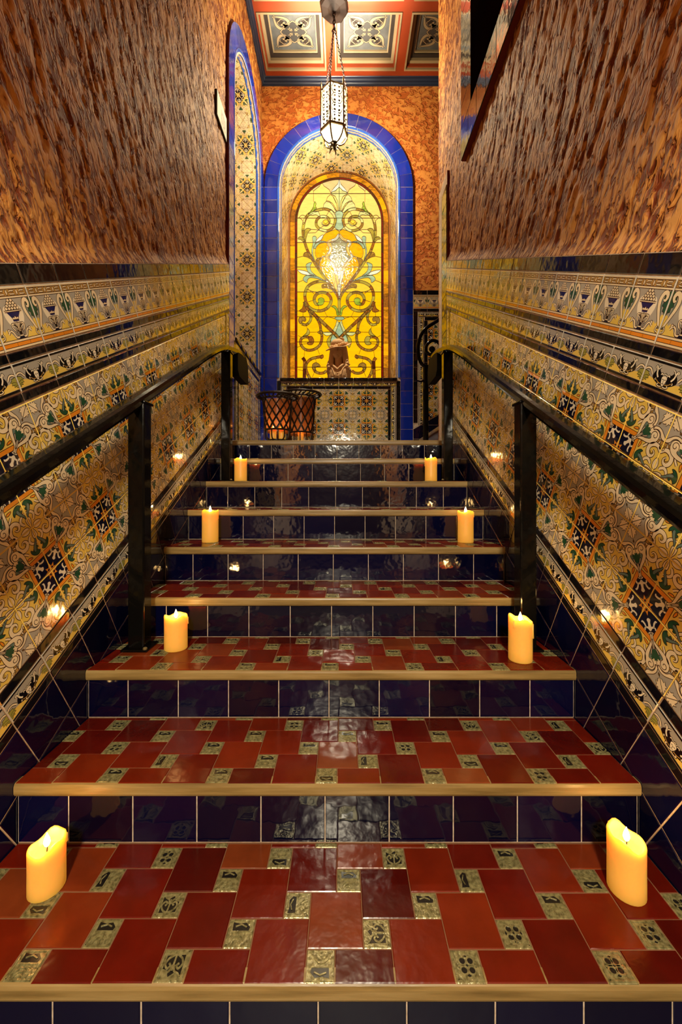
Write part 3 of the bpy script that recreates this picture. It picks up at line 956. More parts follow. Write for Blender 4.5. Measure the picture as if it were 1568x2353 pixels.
            if cu + dg / 2 > Ls and cu - dg / 2 < Ls + La:
                kk = 0
                while Ls + kk * La / round(La / step) <= Ls + La + 1e-6:
                    ux = Ls + kk * La / round(La / step); kk += 1
                    if cu - dg / 2 < ux < cu + dg / 2: cuts.append(((ux, 0, 0), (1, 0, 0), False))
            for co_, no_, cl in cuts:
                bmesh.ops.bisect_plane(bm, geom=bm.verts[:] + bm.edges[:] + bm.faces[:], plane_co=co_, plane_no=no_, clear_outer=cl)
            if not bm.faces: bm.free(); continue
            for v_ in bm.verts:
                u_ = min(max(v_.co.x, 0), L); dep = v_.co.y; hh = v_.co.z
                kq = La / round(La / step)
                if Ls < u_ < Ls + La:      # stay on the facets
                    ka = int((u_ - Ls) / kq - 1e-6); ua = Ls + ka * kq; ub = ua + kq
                    A, B = f(ua), f(min(ub, Ls + La)); tt = (u_ - ua) / kq
                    x, z, nx, nz = [A[q] * (1 - tt) + B[q] * tt for q in range(4)]
                else: x, z, nx, nz = f(u_)
                v_.co = (x + nx * hh, dep, z + nz * hh)
            bmesh.ops.reverse_faces(bm, faces=bm.faces[:])
            m2 = bpy.data.meshes.new('reveal_tile'); bm.to_mesh(m2); bm.free()
            for k_ in base.materials: m2.materials.append(k_)
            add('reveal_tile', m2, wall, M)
    # sill
    mb = MB(); mb.box((-R_ - .02, -.012, SILL - .034), (R_ + .02, .03, SILL), 0, .008)
    ns = int(round(2 * R_ / .152))
    mb = MB(); mb.box((-R_ - .004, .02, SILL - .05), (R_ + .004, depth + .05, SILL - .002), 0)
    mb.obj('sill_core', 'grout', wall, M)
    ws = 2 * (R_ + .012) / ns
    mbb = MB(); mbb.box((-ws / 2 + .001, -.012, -.017), (ws / 2 - .001, .05, .017), 0, .010)
    mes = mbb.mesh('sill_tile', 'black', True)
    for q in range(ns):
        add('sill_tile', mes, wall, M @ Matrix.Translation((-(R_ + .012) + (q + .5) * ws, 0, SILL - .017)))
    met = plain_tile(ws - G, .18 - G, 'black')
    for q in range(ns):
        for w in range(3):
            add('sill_tile', met, wall, M @ Matrix.Translation((-(R_ + .012) + (q + .5) * ws, .05 + .09 + w * .18, SILL - TT)))
    # panel below: border, black line, patterned field
    mb = MB(); mb.box((-ci, .0024, -.05), (ci, .06, SILL - .034)); mb.obj('panel_backing', 'grout', wall, M)
    zt = SILL - .034
    BW = .060
    nb_ = int(round(2 * (R_) / P)); wb = 2 * R_ / nb_
    meb = tile_mesh('border_tile', wb - G, BW - G, 'greyglaze', ART_BORDER, .5)
    for q in range(nb_): add('border_tile', meb, wall, F(-R_ + (q + .5) * wb, zt - BW / 2))
    zb_ = zt - BW
    for sx in (-1, 1):
        kz = 5; hz = zb_ / kz
        mev = tile_mesh('border_tile', hz - G, BW - G, 'greyglaze', ART_BORDER, .5)
        for q in range(kz):
            add('border_tile', mev, wall, F(sx * (R_ - BW / 2), (q + .5) * hz, -sx * pi / 2))
        add('black_strip_tile', plain_tile(.032 - .002, zb_ - .034, 'black'), wall, F(sx * (R_ - BW - .016), (zb_ - .032) / 2))
        # filler between panel and ring column
        add('black_strip_tile', plain_tile(.045 - .004, SILL - .04, 'black'), wall, F(sx * (R_ + .0225), (SILL - .04) / 2))
    wk = 2 * (R_ - BW) / nb_
    for q in range(nb_): add('black_strip_tile', plain_tile(wk - G, .026, 'black'), wall, F(-(R_ - BW) + (q + .5) * wk, zb_ - .015))
    xm = R_ - BW - .032; zm = zb_ - .030
    zstar = zm - .128
    for i in range(-5, 5):
        for j in range(-6, 2):
            x0_ = i * P; z0_ = zstar + j * P
            cx, cz = x0_ + P / 2, z0_ + P / 2
            if cx - P / 2 > xm or cx + P / 2 < -xm or cz + P / 2 < 0 or cz - P / 2 > zm: continue
            rot = {(True, True): 0, (False, True): 1, (False, False): 2, (True, False): 3}[(i % 2 == 0, j % 2 == 0)]
            Mt = F(cx, cz, rot * pi / 2)
            me = ME_MAIN
            Ml = M.inverted() @ Mt; Mi = Ml.inverted(); pl_ = []
            for co_, no_, t in (((xm, 0, 0), (1, 0, 0), cx + P / 2 > xm), ((-xm, 0, 0), (-1, 0, 0), cx - P / 2 < -xm), ((0, 0, zm), (0, 0, 1), cz + P / 2 > zm), ((0, 0, 0), (0, 0, -1), cz - P / 2 < 0)):
                if t: pl_.append((Mi @ Vector(co_), (Mi.to_3x3() @ Vector(no_)).normalized()))
            if pl_: me = clipped(me, pl_)
            if me is None or not len(me.polygons): continue
            add('patterned_tile', me, wall, Mt)
DEPTH = 0.59
M_FAR = Matrix.Translation((NF['c'], YF, LAND))
M_LEFT = Matrix.Translation((-HW, NL['c'], LAND)) @ Matrix.Rotation(pi / 2, 4, 'Z')
niche(WALL_B, M_FAR, NF['R'], NF['zs'], DEPTH, 0)
niche(WALL_L, M_LEFT, NL['R'], NL['zs'], DEPTH, 0, phase=.03)
mb = MB(); mb.box((-HW - DEPTH - .1, NL['c'] - .7, LAND), (-HW - DEPTH, NL['c'] + .7, CEIL - .3))
mb.obj('recess_back', 'plaster_far', WALL_L)

# ------------------------------------------------------------------ end trim of the right wall (upright glossy tiles, rounded end)
mb = MB()
mb.box((HW + TT, YEND, LAND - .3), (PL + .02, 3.285, 3.36), 0)
mb.box((HW + TT + .001, YEND - .0015, 2.7), (PL + .02, YEND, 3.361), 1)
mb.obj('trim_backing', ['grout', 'rededge'], WALL_R)
tz = .138; zz = LAND
while zz + tz < 3.37:
    add('trim_tile', plain_tile(.138 - G, tz - G, 'black'), WALL_R, frame((0, -1, 0), (0, 0, 1), (-1, 0, 0), (HW + TT, YEND + .07, zz + tz / 2)))
    mbb = MB()
    prof = [(HW, 0.0)] + [(HW + .04 * (1 - cos(t)), .04 * sin(t)) for t in [pi / 2 * i / 6 for i in range(1, 7)]] + [(HW + .09, .04)]
    mbb.quad_grid([[(p[0], YEND + .14 + p[1], z) for p in prof] for z in (zz + .001, zz + tz - .001)][::-1])
    mbb.obj('trim_tile', 'black', WALL_R, smooth=True)
    zz += tz
# pier end face
mb = MB(); mb.box((PL + .012, 3.30, LAND - .3), (1.06, 3.416, CEIL)); mb.obj('pier_end', 'plaster_far', WALL_R)

# ------------------------------------------------------------------ dark window high in the right wall, framed in glossy tiles
WX = 0.812
mb = MB()
y_n, y_f, z_b, z_t = 0.80, 2.62, 3.09, 4.80
fw = 0.20
for lo, hi in (((WX + TT, y_n, z_b), (PL + .02, y_f, z_b + fw)), ((WX + TT, y_f - fw, z_b + fw), (PL + .02, y_f, z_t - fw)), ((WX + TT, y_n, z_t - fw), (PL + .02, y_f, z_t)), ((WX + TT, y_n, z_b + fw), (PL + .02, y_n + fw, z_t - fw))):
    mb.box(lo, hi, 0)
mb.box((.98, y_n + .1, z_b + .1), (1.03, y_f - .1, z_t - .1), 1)
win2 = mb.obj('window_2', ['rededge', 'void'])
tag(win2, 'dark window opening high on the right wall with a glossy tile surround', 'window', kind='structure')
u_, v_, n_ = (0, -1, 0), (0, 0, 1), (-1, 0, 0)
k = 12; w = (y_f - y_n) / k
for q in range(k):
    for zc in (z_b + fw / 2, z_t - fw / 2):
        add('frame_tile', plain_tile(w - .003, fw - .003, 'black'), win2, frame(u_, v_, n_, (WX + TT, y_n + (q + .5) * w, zc)))
k = 9; h = (z_t - z_b - 2 * fw) / k
for q in range(k):
    for yc in (y_n + fw / 2, y_f - fw / 2):
        add('frame_tile', plain_tile(fw - .003, h - .003, 'black'), win2, frame(u_, v_, n_, (WX + TT, yc, z_b + fw + (q + .5) * h)))
for yc, lo, hi in ((y_f - fw, z_b + fw, z_t - fw), (y_n + fw, z_b + fw, z_t - fw)):
    mb = MB(); mb.box((WX + .005, yc - .006, lo), (.98, yc + .006, hi)); mb.obj('jamb', 'black', win2)
mb = MB(); mb.box((WX + .005, y_n + fw, z_b + fw - .006), (.98, y_f - fw, z_b + fw + .004)); mb.obj('inner_sill', 'black', win2)
mb = MB(); mb.box((.965, y_n + fw, z_b + fw), (.972, y_f - fw, z_t - fw)); mb.obj('window_pane', 'black', win2)

# ------------------------------------------------------------------ far wall, right part: wainscot beside the window
FW = lambda x, z, rot=0: Matrix.Translation((x, YF + TT, z)) @ Matrix.Rotation(pi / 2, 4, 'X') @ Matrix.Rotation(rot, 4, 'Z')
mb = MB(); mb.box((.80, YF + .0024, LAND - .1), (2.3, YF + .05, 3.12)); mb.obj('wainscot_backing', 'grout', WALL_B)
xw = .806
for i in range(9):
    xc = xw + (i + .5) * P
    add('black_tile', plain_tile(P - G, .048, 'black'), WALL_B, FW(xc, 3.095))
    add('frieze_tile', ME_FRIEZE, WALL_B, FW(xc, 2.994))
    add('black_strip_tile', plain_tile(P - G, .026, 'black'), WALL_B, FW(xc, 2.903))
def slope_cut(me, Mt):      # the skirting of the right-hand flight climbs across
    Mi = Mt.inverted()
    co = Mi @ Vector((.855, YF, 1.64)); no = (Mi.to_3x3() @ Vector((ST, 0, -CT))).normalized()
    return clipped(me, [(co, no)])
def putc(me, name, Mt):
    m2 = slope_cut(me, Mt)
    if m2 is not None and len(m2.polygons): add(name, m2, WALL_B, Mt)
for i in range(8):
    putc(ME_BORDER_S, 'border_tile', FW(.857 + (i + .5) * P, 2.858))
    putc(plain_tile(.045, P - G, 'black'), 'black_strip_tile', FW(.8305, 2.888 - (i + .5) * P))
    putc(plain_tile(P - G, .034, 'black'), 'black_strip_tile', FW(.929 + (i + .5) * P, 2.810))
    putc(ME_BORDER_S, 'border_tile', FW(.889, 2.825 - (i + .5) * P, pi / 2))
    putc(plain_tile(.040, P - G, 'black'), 'black_strip_tile', FW(.943, 2.790 - (i + .5) * P))
for i in range(7):
    for j in range(8):
        rot = {(True, True): 0, (False, True): 1, (False, False): 2, (True, False): 3}[(i % 2 == 0, j % 2 == 0)]
        putc(ME_MAIN, 'patterned_tile', FW(.966 + (i + .5) * P, 2.790 - (j + .5) * P, rot * pi / 2))
for i in range(9):
    for j in range(5):
        Mt = FW(xw + (i + .5) * P, LAND + .02 + (j + .5) * P)
        Mi = Mt.inverted()
        m2 = clipped(plain_tile(P - G, P - G, 'navy'), [(Mi @ Vector((.855, YF, 1.63)), (Mi.to_3x3() @ Vector((-ST, 0, CT))).normalized())])
        if m2 is not None and len(m2.polygons): add('navy_tile', m2, WALL_B, Mt)

# ------------------------------------------------------------------ ceiling with painted coffers
CX0, CX1 = -.90, 2.3
cof = []
for i in range(-1, 4):
    for j in range(-1, 1):
        x0 = -.040 + i * .735 - .0; y1 = 4.272 + j * .61
        cof.append((x0, x0 + .635, y1 - .515, y1))
mb = MB()
xs = sorted({CX0, CX1} | {c[0] for c in cof if c[0] > CX0} | {c[1] for c in cof if c[1] < CX1})
ys = sorted({-.5, YF + .2} | {c[2] for c in cof} | {c[3] for c in cof})
for a in range(len(xs) - 1):
    for b_ in range(len(ys) - 1):
        mx_, my_ = (xs[a] + xs[a + 1]) / 2, (ys[b_] + ys[b_ + 1]) / 2
        if any(c[0] < mx_ < c[1] and c[2] < my_ < c[3] for c in cof): continue
        mb.box((xs[a], ys[b_], CEIL), (xs[a + 1], ys[b_ + 1], CEIL + .12), 0)
ceiling = mb.obj('ceiling', ['beam'])
tag(ceiling, 'rust red coffered ceiling with grey painted panels over the landing', 'ceiling', kind='structure')
def coffer_art():
    a = Art(.010, 'blackpaint')
    a.poly([(0.02, .02), (.98, .02), (.98, .98), (.02, .98)], 'greypanel', 0)
    a.poly([(.28, .20), (.72, .20), (.80, .28), (.80, .72), (.72, .80), (.28, .80), (.20, .72), (.20, .28)], 'greydark', 1)
    rots = []
    for q in range(4):
        for mir in (False, True):
            def f(p, q=q, mir=mir):
                x, y = p[0] - .5, p[1] - .5
                if mir: x, y = y, x
                for _ in range(q): x, y = -y, x
                return (x + .5, y + .5)
            rots.append(f)
    a.maps = rots
    # quarter drawn for the corner at (1,1), mirrored on its diagonal
    a.cased(cr([(.91, .91), (.90, .80), (.87, .68), (.80, .60), (.72, .60), (.69, .67), (.73, .71), (.77, .68)], 4), [.02 + .045 * min(1, i / 10) * (1 if i < 20 else (30 - i) / 10) for i in range(29)], 'creampaint', 4)
    a.opoly(cr([(.87, .87), (.85, .76), (.79, .70), (.74, .745), (.745, .745)], 3), 'blackpaint', 3)
    a.cased(cr([(.80, .80), (.845, .76), (.83, .72)], 3), .016, 'creampaint', 6)
    a.cased(cr([(.5, .80), (.58, .745), (.62, .70), (.66, .66), (.70, .62)], 3), .022, 'creampaint', 6)
    a.cased(cr([(.66, .66), (.70, .70)], 3), .04, 'creampaint', 6)
    a.opoly([(.52, .52), (.60, .53), (.585, .56), (.64, .58), (.61, .60), (.65, .65), (.62, .62), (.58, .585)], 'creampaint', 6)
    a.ell(.93, .90, .026, .018, .6, 'creampaint', 6, 8)
    return a
ca = coffer_art()
for (x0, x1, y0, y1) in cof:
    t = bpy.data.objects.new('coffer', None); link(t, ceiling); t.location = ((x0 + x1) / 2, (y0 + y1) / 2, CEIL)
    hx, hy = (x1 - x0) / 2, (y1 - y0) / 2
    def fr(name, i0, i1, z0, z1, mat):     # rectangular frame, insets i0 (outer) to i1, heights
        mb = MB()
        X0, Y0_, X1, Y1_ = hx - i0, hy - i0, hx - i1, hy - i1
        for lo, hi in (((-X0, -Y0_, z0), (X0, -Y1_, z1)), ((-X0, Y1_, z0), (X0, Y0_, z1)), ((-X0, -Y1_, z0), (-X1, Y1_, z1)), ((X1, -Y1_, z0), (X0, Y1_, z1))):
            mb.box(lo, hi)
        mb.obj(name, mat, t)
    fr('outer_moulding', -.004, .012, -.010, .02, 'creampaint')
    fr('side_board', .0, .022, .012, .11, 'beam')
    fr('inner_moulding', .022, .050, .045, .11, 'creampaint')
    fr('dark_step', .050, .085, .075, .13, 'blackpaint')
    fr('panel_moulding', .085, .097, .088, .13, 'creampaint')
    mb = MB(); mats = []
    mb.box((-hx + .09, -hy + .09, .108), (hx - .09, hy - .09, .125), 0); mats.append('greypanel')
    sx, sy = 2 * (hx - .1), 2 * (hy - .1)
    for q, mat, L in ca.s:
        q = clip_poly(q, .01, .01, .99, .99)
        if len(q) < 3: continue
        if mat not in mats: mats.append(mat)
        o = len(mb.v)
        mb.v += [((p[0] - .5) * sx, (p[1] - .5) * sy, .1078 - 8e-5 * (L + 1)) for p in q]
        mb.f.append(tuple(range(o, o + len(q)))[::-1]); mb.m.append(mats.index(mat))
    mb.obj('painted_panel', mats, t)
# cornice
prof = [(0, -.062), (.012, -.062), (.015, -.050), (.024, -.044), (.028, -.028), (.042, -.020), (.046, -.006), (.052, 0), (0, 0)]
mb = MB(); mb.prism([(yp - p[0], CEIL + p[1]) for p in prof], 'x', -.86, 2.3)
co1 = mb.obj('cornice_moulding', 'cornice', ceiling)
mb = MB(); mb.prism([(-PL + p[0], CEIL + p[1]) for p in prof], 'y', YEND - 1.2, yp)
mb.obj('cornice_moulding', 'cornice', ceiling)

# ------------------------------------------------------------------ floors
mb = MB(); mb.box((-.85, 3.125, LAND - .12), (.90, YF + .03, LAND - .001)); mb.box((.9, 3.42, LAND - .12), (2.3, YF + .03, LAND - .002))
fl = mb.obj('floor', 'landingfloor')
tag(fl, 'landing floor at the top of the stairs', 'floor', kind='structure')
mb = MB(); mb.box((-1.0, YN - .2, -R - .1), (1.0, Y0 + .013, -R))
fl2 = mb.obj('floor_lower', 'darktimber')
tag(fl2, 'lower floor at the foot of the stairs', 'floor', kind='structure')
mb = MB(); mb.box((-.83, YN - .1, 2.15), (.83, -.36, 2.25)); mb.box((-.83, -.46, 1.97), (.83, -.36, 2.15)); mb.box((-.83, -.46, 2.25), (.83, -.36, CEIL))
cl = mb.obj('ceiling_lower', 'darktimber')
tag(cl, 'low ceiling and lintel of the hall at the foot of the stairs', 'ceiling', kind='structure')
mb = MB(); mb.box((-1.05, YN - .25, -.5), (1.05, YN - .1, 2.3))
wf = mb.obj('wall_front', 'darktimber')
tag(wf, 'dark timber wall behind the foot of the stairs', 'wall', kind='structure')

# ------------------------------------------------------------------ staircase
stair = thing('staircase', 'straight tiled staircase with red treads and navy risers leading to the landing', 'staircase', (0, Y0, 0))
A_, B_ = 0.1155, 0.0575
def relief_mesh(kind):
    mb = MB(); s_ = B_ - .002; t = .006
    slab(mb, s_, s_, t, 0, .0012)
    h = s_ / 2
    def rib(pts, w, z, mat=0):
        for q in ribbon(pts, w):
            o = len(mb.v)
            mb.v += [(p[0], p[1], t + z) for p in q] + [(p[0] * 1.0, p[1], t) for p in q]
            mb.f += [(o, o + 1, o + 2, o + 3), (o + 4, o + 5, o + 1, o), (o + 6, o + 7, o + 3, o + 2)]; mb.m += [mat] * 3
    e = h - .004
    rib([(-e, -e), (e, -e), (e, e), (-e, e), (-e, -e)], .004, .0012)
    if kind == 0:
        for r_ in (.0155, .0100, .0048):
            rib([(r_ * cos(a) - .002, -e + .002 + r_ * 1.15 * sin(a)) for a in [pi * i / 8 for i in range(9)]], .0030, .0014)
        mb2 = [(-.017, .004), (.017, .004), (.019, .011), (.010, .020), (-.004, .018), (-.018, .021)]
        o = len(mb.v); mb.v += [(p[0], p[1], t + .0003) for p in mb2]; mb.f.append(tuple(range(o, o + 6))); mb.m.append(1)
        rib([(-.019, .002), (.019, .002)], .003, .0014); rib([(-.012, .012), (0, .016), (.012, .011)], .0025, .0014)
    elif kind == 1:
        for a in range(4):
            c, s2 = cos(a * pi / 2 + pi / 4), sin(a * pi / 2 + pi / 4)
            pts = [(.011 * c + .0075 * cos(q), .011 * s2 + .0075 * sin(q)) for q in [2 * pi * i / 10 for i in range(11)]]
            rib(pts, .0035, .0014)
        rib([(-.018, 0), (-.004, 0)], .003, .0012); rib([(.004, 0), (.018, 0)], .003, .0012)
        o = len(mb.v); mb.v += [(.018 * cos(2 * pi * i / 8), .018 * sin(2 * pi * i / 8), t + .0002) for i in range(8)]; mb.f.append(tuple(range(o, o + 8))); mb.m.append(1)
    else:
        for sx in (-1, 1):
            rib([(sx * x, y) for x, y in cr([(.002, -.018), (.012, -.012), (.017, -.002), (.011, .006), (.006, .001), (.010, -.003)], 3)], .0035, .0014)
            rib([(sx * x, y) for x, y in cr([(.002, .0), (.005, .010), (.013, .014), (.018, .019)], 3)], .0035, .0014)
        rib([(0, -.019), (0, .010)], .0035, .0016)
        mb2 = [(-.019, .019), (-.006, .012), (.004, .019), (.010, .008), (.019, .006), (.018, -.016), (-.018, -.018)]
        o = len(mb.v); mb.v += [(p[0], p[1], t + .0002) for p in mb2]; mb.f.append(tuple(range(o, o + 7))[::1]); mb.m.append(1)
    return mb.mesh('relief_tile', ['reliefbronze', 'reliefdark'])
RELIEF = [relief_mesh(0), relief_mesh(1), relief_mesh(2)]
NOS = []
for sgn in (0,):
    mbn = MB()
    prof = [(0.030, -.001), (.006, -.001), (.002, -.004), (0, -.010), (0, -.028), (.003, -.034), (.010, -.036), (.030, -.036)]
    mbn.prism(prof, 'x', -HW + .001, HW - .001)
    ME_NOS = mbn.mesh('nosing', 'nosing')
for nstep in range(0, 9):
    yf, zt = nstep * T, nstep * R          # relative to the staircase origin
    mb = MB()
    back = T + .03 if nstep < 8 else .03
    mb.box((-HW + .002, .0144, -R - (0.0 if nstep else .05)), (HW - .002, back, -.0055), 0)
    mb.box((-HW + .003, .020, -.0056), (HW - .003, back, -.0018), 1)
    st_ = mb.obj('step', ['grout', 'treadgrout'], stair, Matrix.Translation((0, yf, zt)))
    add('nosing', ME_NOS, st_)
    # riser tiles
    j0 = -.007; pr = .170
    xs_ = [-HW + .002] + [j0 + pr * k for k in range(-4, 5)] + [HW - .002]
    rh = R - .036 if nstep else .15
    for a in range(len(xs_) - 1):
        w = xs_[a + 1] - xs_[a] - .0030
        if w < .015: continue
        me = plain_tile(w, rh - .004, 'navy', .006)
        add('riser_tile', me, st_, Matrix.Translation(((xs_[a] + xs_[a + 1]) / 2, .018, -.036 - rh / 2)) @ Matrix.Rotation(pi / 2, 4, 'X'))
    # tread tiles: big red squares with small relief squares between
    if nstep == 8: continue
    ox, oy = -.0327, .0035 + B_
    X0, X1, Yb0, Yb1 = -HW + .002, HW - .002, .0035, T + .012
    for i in range(-16, 17):
        for j in range(-16, 17):
            px = ox + i * A_ - j * B_; py = oy + i * B_ + j * A_
            for kind, (x0, y0, s_) in (('red', (px, py, A_)), ('deco', (px + A_, py, B_))):
                x1, y1 = x0 + s_, y0 + s_
                if x1 < X0 + .006 or x0 > X1 - .006 or y1 < Yb0 + .006 or y0 > Yb1 - .006: continue
                cx0, cx1, cy0, cy1 = max(x0, X0), min(x1, X1), max(y0, Yb0), min(y1, Yb1)
                w, d_ = cx1 - cx0, cy1 - cy0
                if min(w, d_) < .008: continue
                cx, cy = (cx0 + cx1) / 2, (cy0 + cy1) / 2
                if kind == 'red':
                    jz = random.uniform(-.0006, .0004)
                    add('red_tile', plain_tile(w - .0018, d_ - .0018, 'redtile'), st_, Matrix.Translation((cx, cy, -.0062 + jz)) @ Matrix.Rotation(random.uniform(-.004, .004), 4, 'X'))
                else:
                    full = w > s_ - .001 and d_ > s_ - .001
                    me = RELIEF[random.choice((0, 0, 0, 1, 2))]; rt = random.choice((0, 0, 0, 1, 2)) * pi / 2
                    Mt = Matrix.Translation((x0 + s_ / 2, y0 + s_ / 2, -.0066)) @ Matrix.Rotation(rt, 4, 'Z')
                    if not full:
                        Mi = Mt.inverted(); R3 = Mi.to_3x3()
                        me = clipped(me, [(Mi @ Vector((X1, 0, 0)), R3 @ Vector((1, 0, 0))), (Mi @ Vector((X0, 0, 0)), R3 @ Vector((-1, 0, 0))), (Mi @ Vector((0, Yb1, 0)), R3 @ Vector((0, 1, 0)))])
                        if me is None or not len(me.polygons): continue
                    add('relief_tile', me, st_, Mt)

# second flight, climbing to the right from the landing
fl_r = thing('side_stair', 'dark wooden-edged stair climbing right from the landing beside the iron scroll rail', 'staircase', (.885, 3.89, LAND))
for k in range(4):
    mb = MB(); mb.box((k * .27, -.445, 0 if k == 0 else k * R - .1), (k * .27 + .30, .455, (k + 1) * R - .012), 0)
    sp = mb.obj('step', 'landingfloor', fl_r)
    mb = MB(); mb.box((k * .27 - .02, -.445, (k + 1) * R - .034), (k * .27 + .05, .455, (k + 1) * R + .002), 0, .006); mb.obj('nosing', 'nosing', sp)

# ------------------------------------------------------------------ stained glass window
YW = YF + DEPTH
KX = YW / FPX / 6.4
WC = 788.0
WX0 = NF['c']
WZ0 = 4.934
def W(p): return ((p[0] - WC) * KX, WZ0 - p[1] * KX)      # drawing units -> (x, z) in the window plane
zs_w = 4.262
mb = MB()
win = bpy.data.objects.new('window_1', None); link(win); win.location = (WX0, YW, 0)
tag(win, 'tall arched stained glass window with golden field and scrolling stems', 'window', kind='structure')
def arch_band(name, r0, r1, yf, yb, mat, parts, zbot, gap=.003, alt=None):
    """border of separate pieces following the arch"""
    hs = zs_w - zbot; La = pi * (r0 + r1) / 2
    ks = max(1, int(round(hs / parts))); ka = max(1, int(round(La / parts)))
    out = []
    for sx in (-1, 1):
        for q in range(ks):
            z0, z1 = zbot + hs * q / ks + gap, zbot + hs * (q + 1) / ks - gap
            out.append([(sx * r0, z0), (sx * r1, z0), (sx * r1, z1), (sx * r0, z1)])
    for q in range(ka):
        a0, a1 = pi * q / ka + gap / r1, pi * (q + 1) / ka - gap / r1
        ng = max(5, int((a1 - a0) / .08)); aa = [a0 + (a1 - a0) * i / ng for i in range(ng + 1)]
        out.append([(r1 * cos(a), zs_w + r1 * sin(a)) for a in aa] + [(r0 * cos(a), zs_w + r0 * sin(a)) for a in aa[::-1]])
    for i, pl_ in enumerate(out):
        if area2(pl_) < 0: pl_ = pl_[::-1]
        mb = MB(); mb.prism(pl_, 'y', yb, yf)
        mb.obj(name, alt[i * 7 % len(alt)] if alt else mat, win)
ZB = LAND + SILL - .01
arch_band('frame_moulding', .612, .640, -.030, .02, 'woodframe', 5.0, ZB, 0)
arch_band('border_pane', .547, .611, -.002, .004, None, .155, ZB, .0025, ['g_orange', 'g_orange', 'g_orange', 'g_rust', 'g_orange', 'g_amber'])
arch_band('red_pane', .523, .542, -.003, .004, None, .20, ZB, .002, ['g_red', 'g_red', 'g_plum'])
RF = .522
def in_field(pts):
    """clip to the arched field"""
    arc = [(RF * cos(pi * i / 28), zs_w + RF * sin(pi * i / 28)) for i in range(29)]
    field = [(-RF, ZB), (RF, ZB)] + arc
    for i in range(len(field)):
        a, b_ = field[i], field[(i + 1) % len(field)]
        nx, ny = -(b_[1] - a[1]), b_[0] - a[0]
        ins = lambda p: (p[0] - a[0]) * nx + (p[1] - a[1]) * ny >= -1e-9
        o = []
        for k in range(len(pts)):
            p, q = pts[k - 1], pts[k]
            dp = (p[0] - a[0]) * nx + (p[1] - a[1]) * ny; dq = (q[0] - a[0]) * nx + (q[1] - a[1]) * ny
            if dq >= 0:
                if dp < 0: t = dp / (dp - dq); o.append((p[0] + (q[0] - p[0]) * t, p[1] + (q[1] - p[1]) * t))
                o.append(q)
            elif dp >= 0: t = dp / (dp - dq); o.append((p[0] + (q[0] - p[0]) * t, p[1] + (q[1] - p[1]) * t))
        pts = o
        if len(pts) < 3: return []
    return pts
CAME = MB()
def came(pts, w=.0046, closed=False, y=-.0065):
    for q in ribbon(pts, w, closed):
        o = len(CAME.v)
        CAME.v += [(p[0], y, p[1]) for p in q] + [(p[0], y + .005, p[1]) for p in q]
        CAME.f += [(o + 3, o + 2, o + 1, o), (o, o + 1, o + 5, o + 4), (o + 2, o + 3, o + 7, o + 6)]; CAME.m += [0] * 3
def mirror(pts): return [(2 * WC - p[0], p[1]) for p in pts]
def pane(pts, mat, lay, both=True, smooth=True, mat2=None, outline=True):
    base = cr(pts, 4, True) if smooth else pts
    for mi in ((False, True) if both else (False,)):
        q = [W(p) for p in (mirror(base) if mi else base)]
        if area2(q) < 0: q = q[::-1]
        mb = MB(); mb.prism(q, 'y', .001, -.0012 * lay)
        mb.obj('glass_pane', (mat2 if (mi and mat2) else mat), win)
        if outline: came(q, closed=True, y=-.004 - .0012 * lay)
def stem(pts, w, mats, lay, seg=5, both=True, taper=None):
    """scrolling stem cut into short pieces of glass"""
    c = cr(pts, 4); n = len(c)
    ws = [w * (taper(i / (n - 1)) if taper else 1) for i in range(n)]
    for mi in ((False, True) if both else (False,)):
        cc = [W(p) for p in (mirror(c) if mi else c)]
        qs = ribbon(cc, [x * KX for x in ws])
        i = 0; k = 0
        while i < len(qs):
            part = qs[i:i + seg]
            mb = MB()
            left = [part[0][3]] + [q[2] for q in part]; right = [part[0][0]] + [q[1] for q in part]
            pl_ = right + left[::-1]
            if area2(pl_) < 0: pl_ = pl_[::-1]
            mb.prism(pl_, 'y', .001, -.0012 * lay)
            mb.obj('stem_pane', mats[(k + (1 if mi else 0)) % len(mats)], win)
            came([part[0][0], part[0][3]], .0036, y=-.004 - .0012 * lay)
            i += seg; k += 1
        Lf = [qs[0][3]] + [q[2] for q in qs]; Rt = [qs[0][0]] + [q[1] for q in qs]
        came(Lf, .0040, y=-.0045 - .0012 * lay); came(Rt, .0040, y=-.0045 - .0012 * lay)
def lines(*ls):
    for l in ls:
        for mi in (False, True):
            came([W(p) for p in (mirror(l) if mi else l)], .0040, y=-.0048)
# background panes between the saddle bars
bars = [60, 385, 745, 1105, 1465, 1831, 2196, 2566, 2936, 3420]
cols = ['g_pale', 'g_pale', 'g_pale', 'g_honey', 'g_honey', 'g_gold', 'g_gold', 'g_gold', 'g_gold']
vsp = [160, 410, 600, WC]
for b_ in range(len(bars) - 1):
    for c in range(len(vsp) - 1):
        for mi in (False, True):
            q = [(vsp[c], bars[b_]), (vsp[c + 1], bars[b_]), (vsp[c + 1], bars[b_ + 1]), (vsp[c], bars[b_ + 1])]
            q = [W(p) for p in (mirror(q) if mi else q)]
            if area2(q) < 0: q = q[::-1]
            q = in_field(q)
            if len(q) < 3: continue
            if area2(q) < 0: q = q[::-1]
            mat = cols[b_]
            if b_ == 0 and c >= 1: mat = 'g_peach'
            mb = MB(); mb.prism(q, 'y', .006, .0); mb.obj('glass_pane', mat, win)
    if b_:
        zb_ = W((0, bars[b_]))[1]; hwid = RF if zb_ < zs_w else sqrt(max(0, RF ** 2 - (zb_ - zs_w) ** 2))
        came([(-hwid, zb_), (hwid, zb_)], .0065, y=-.0042)
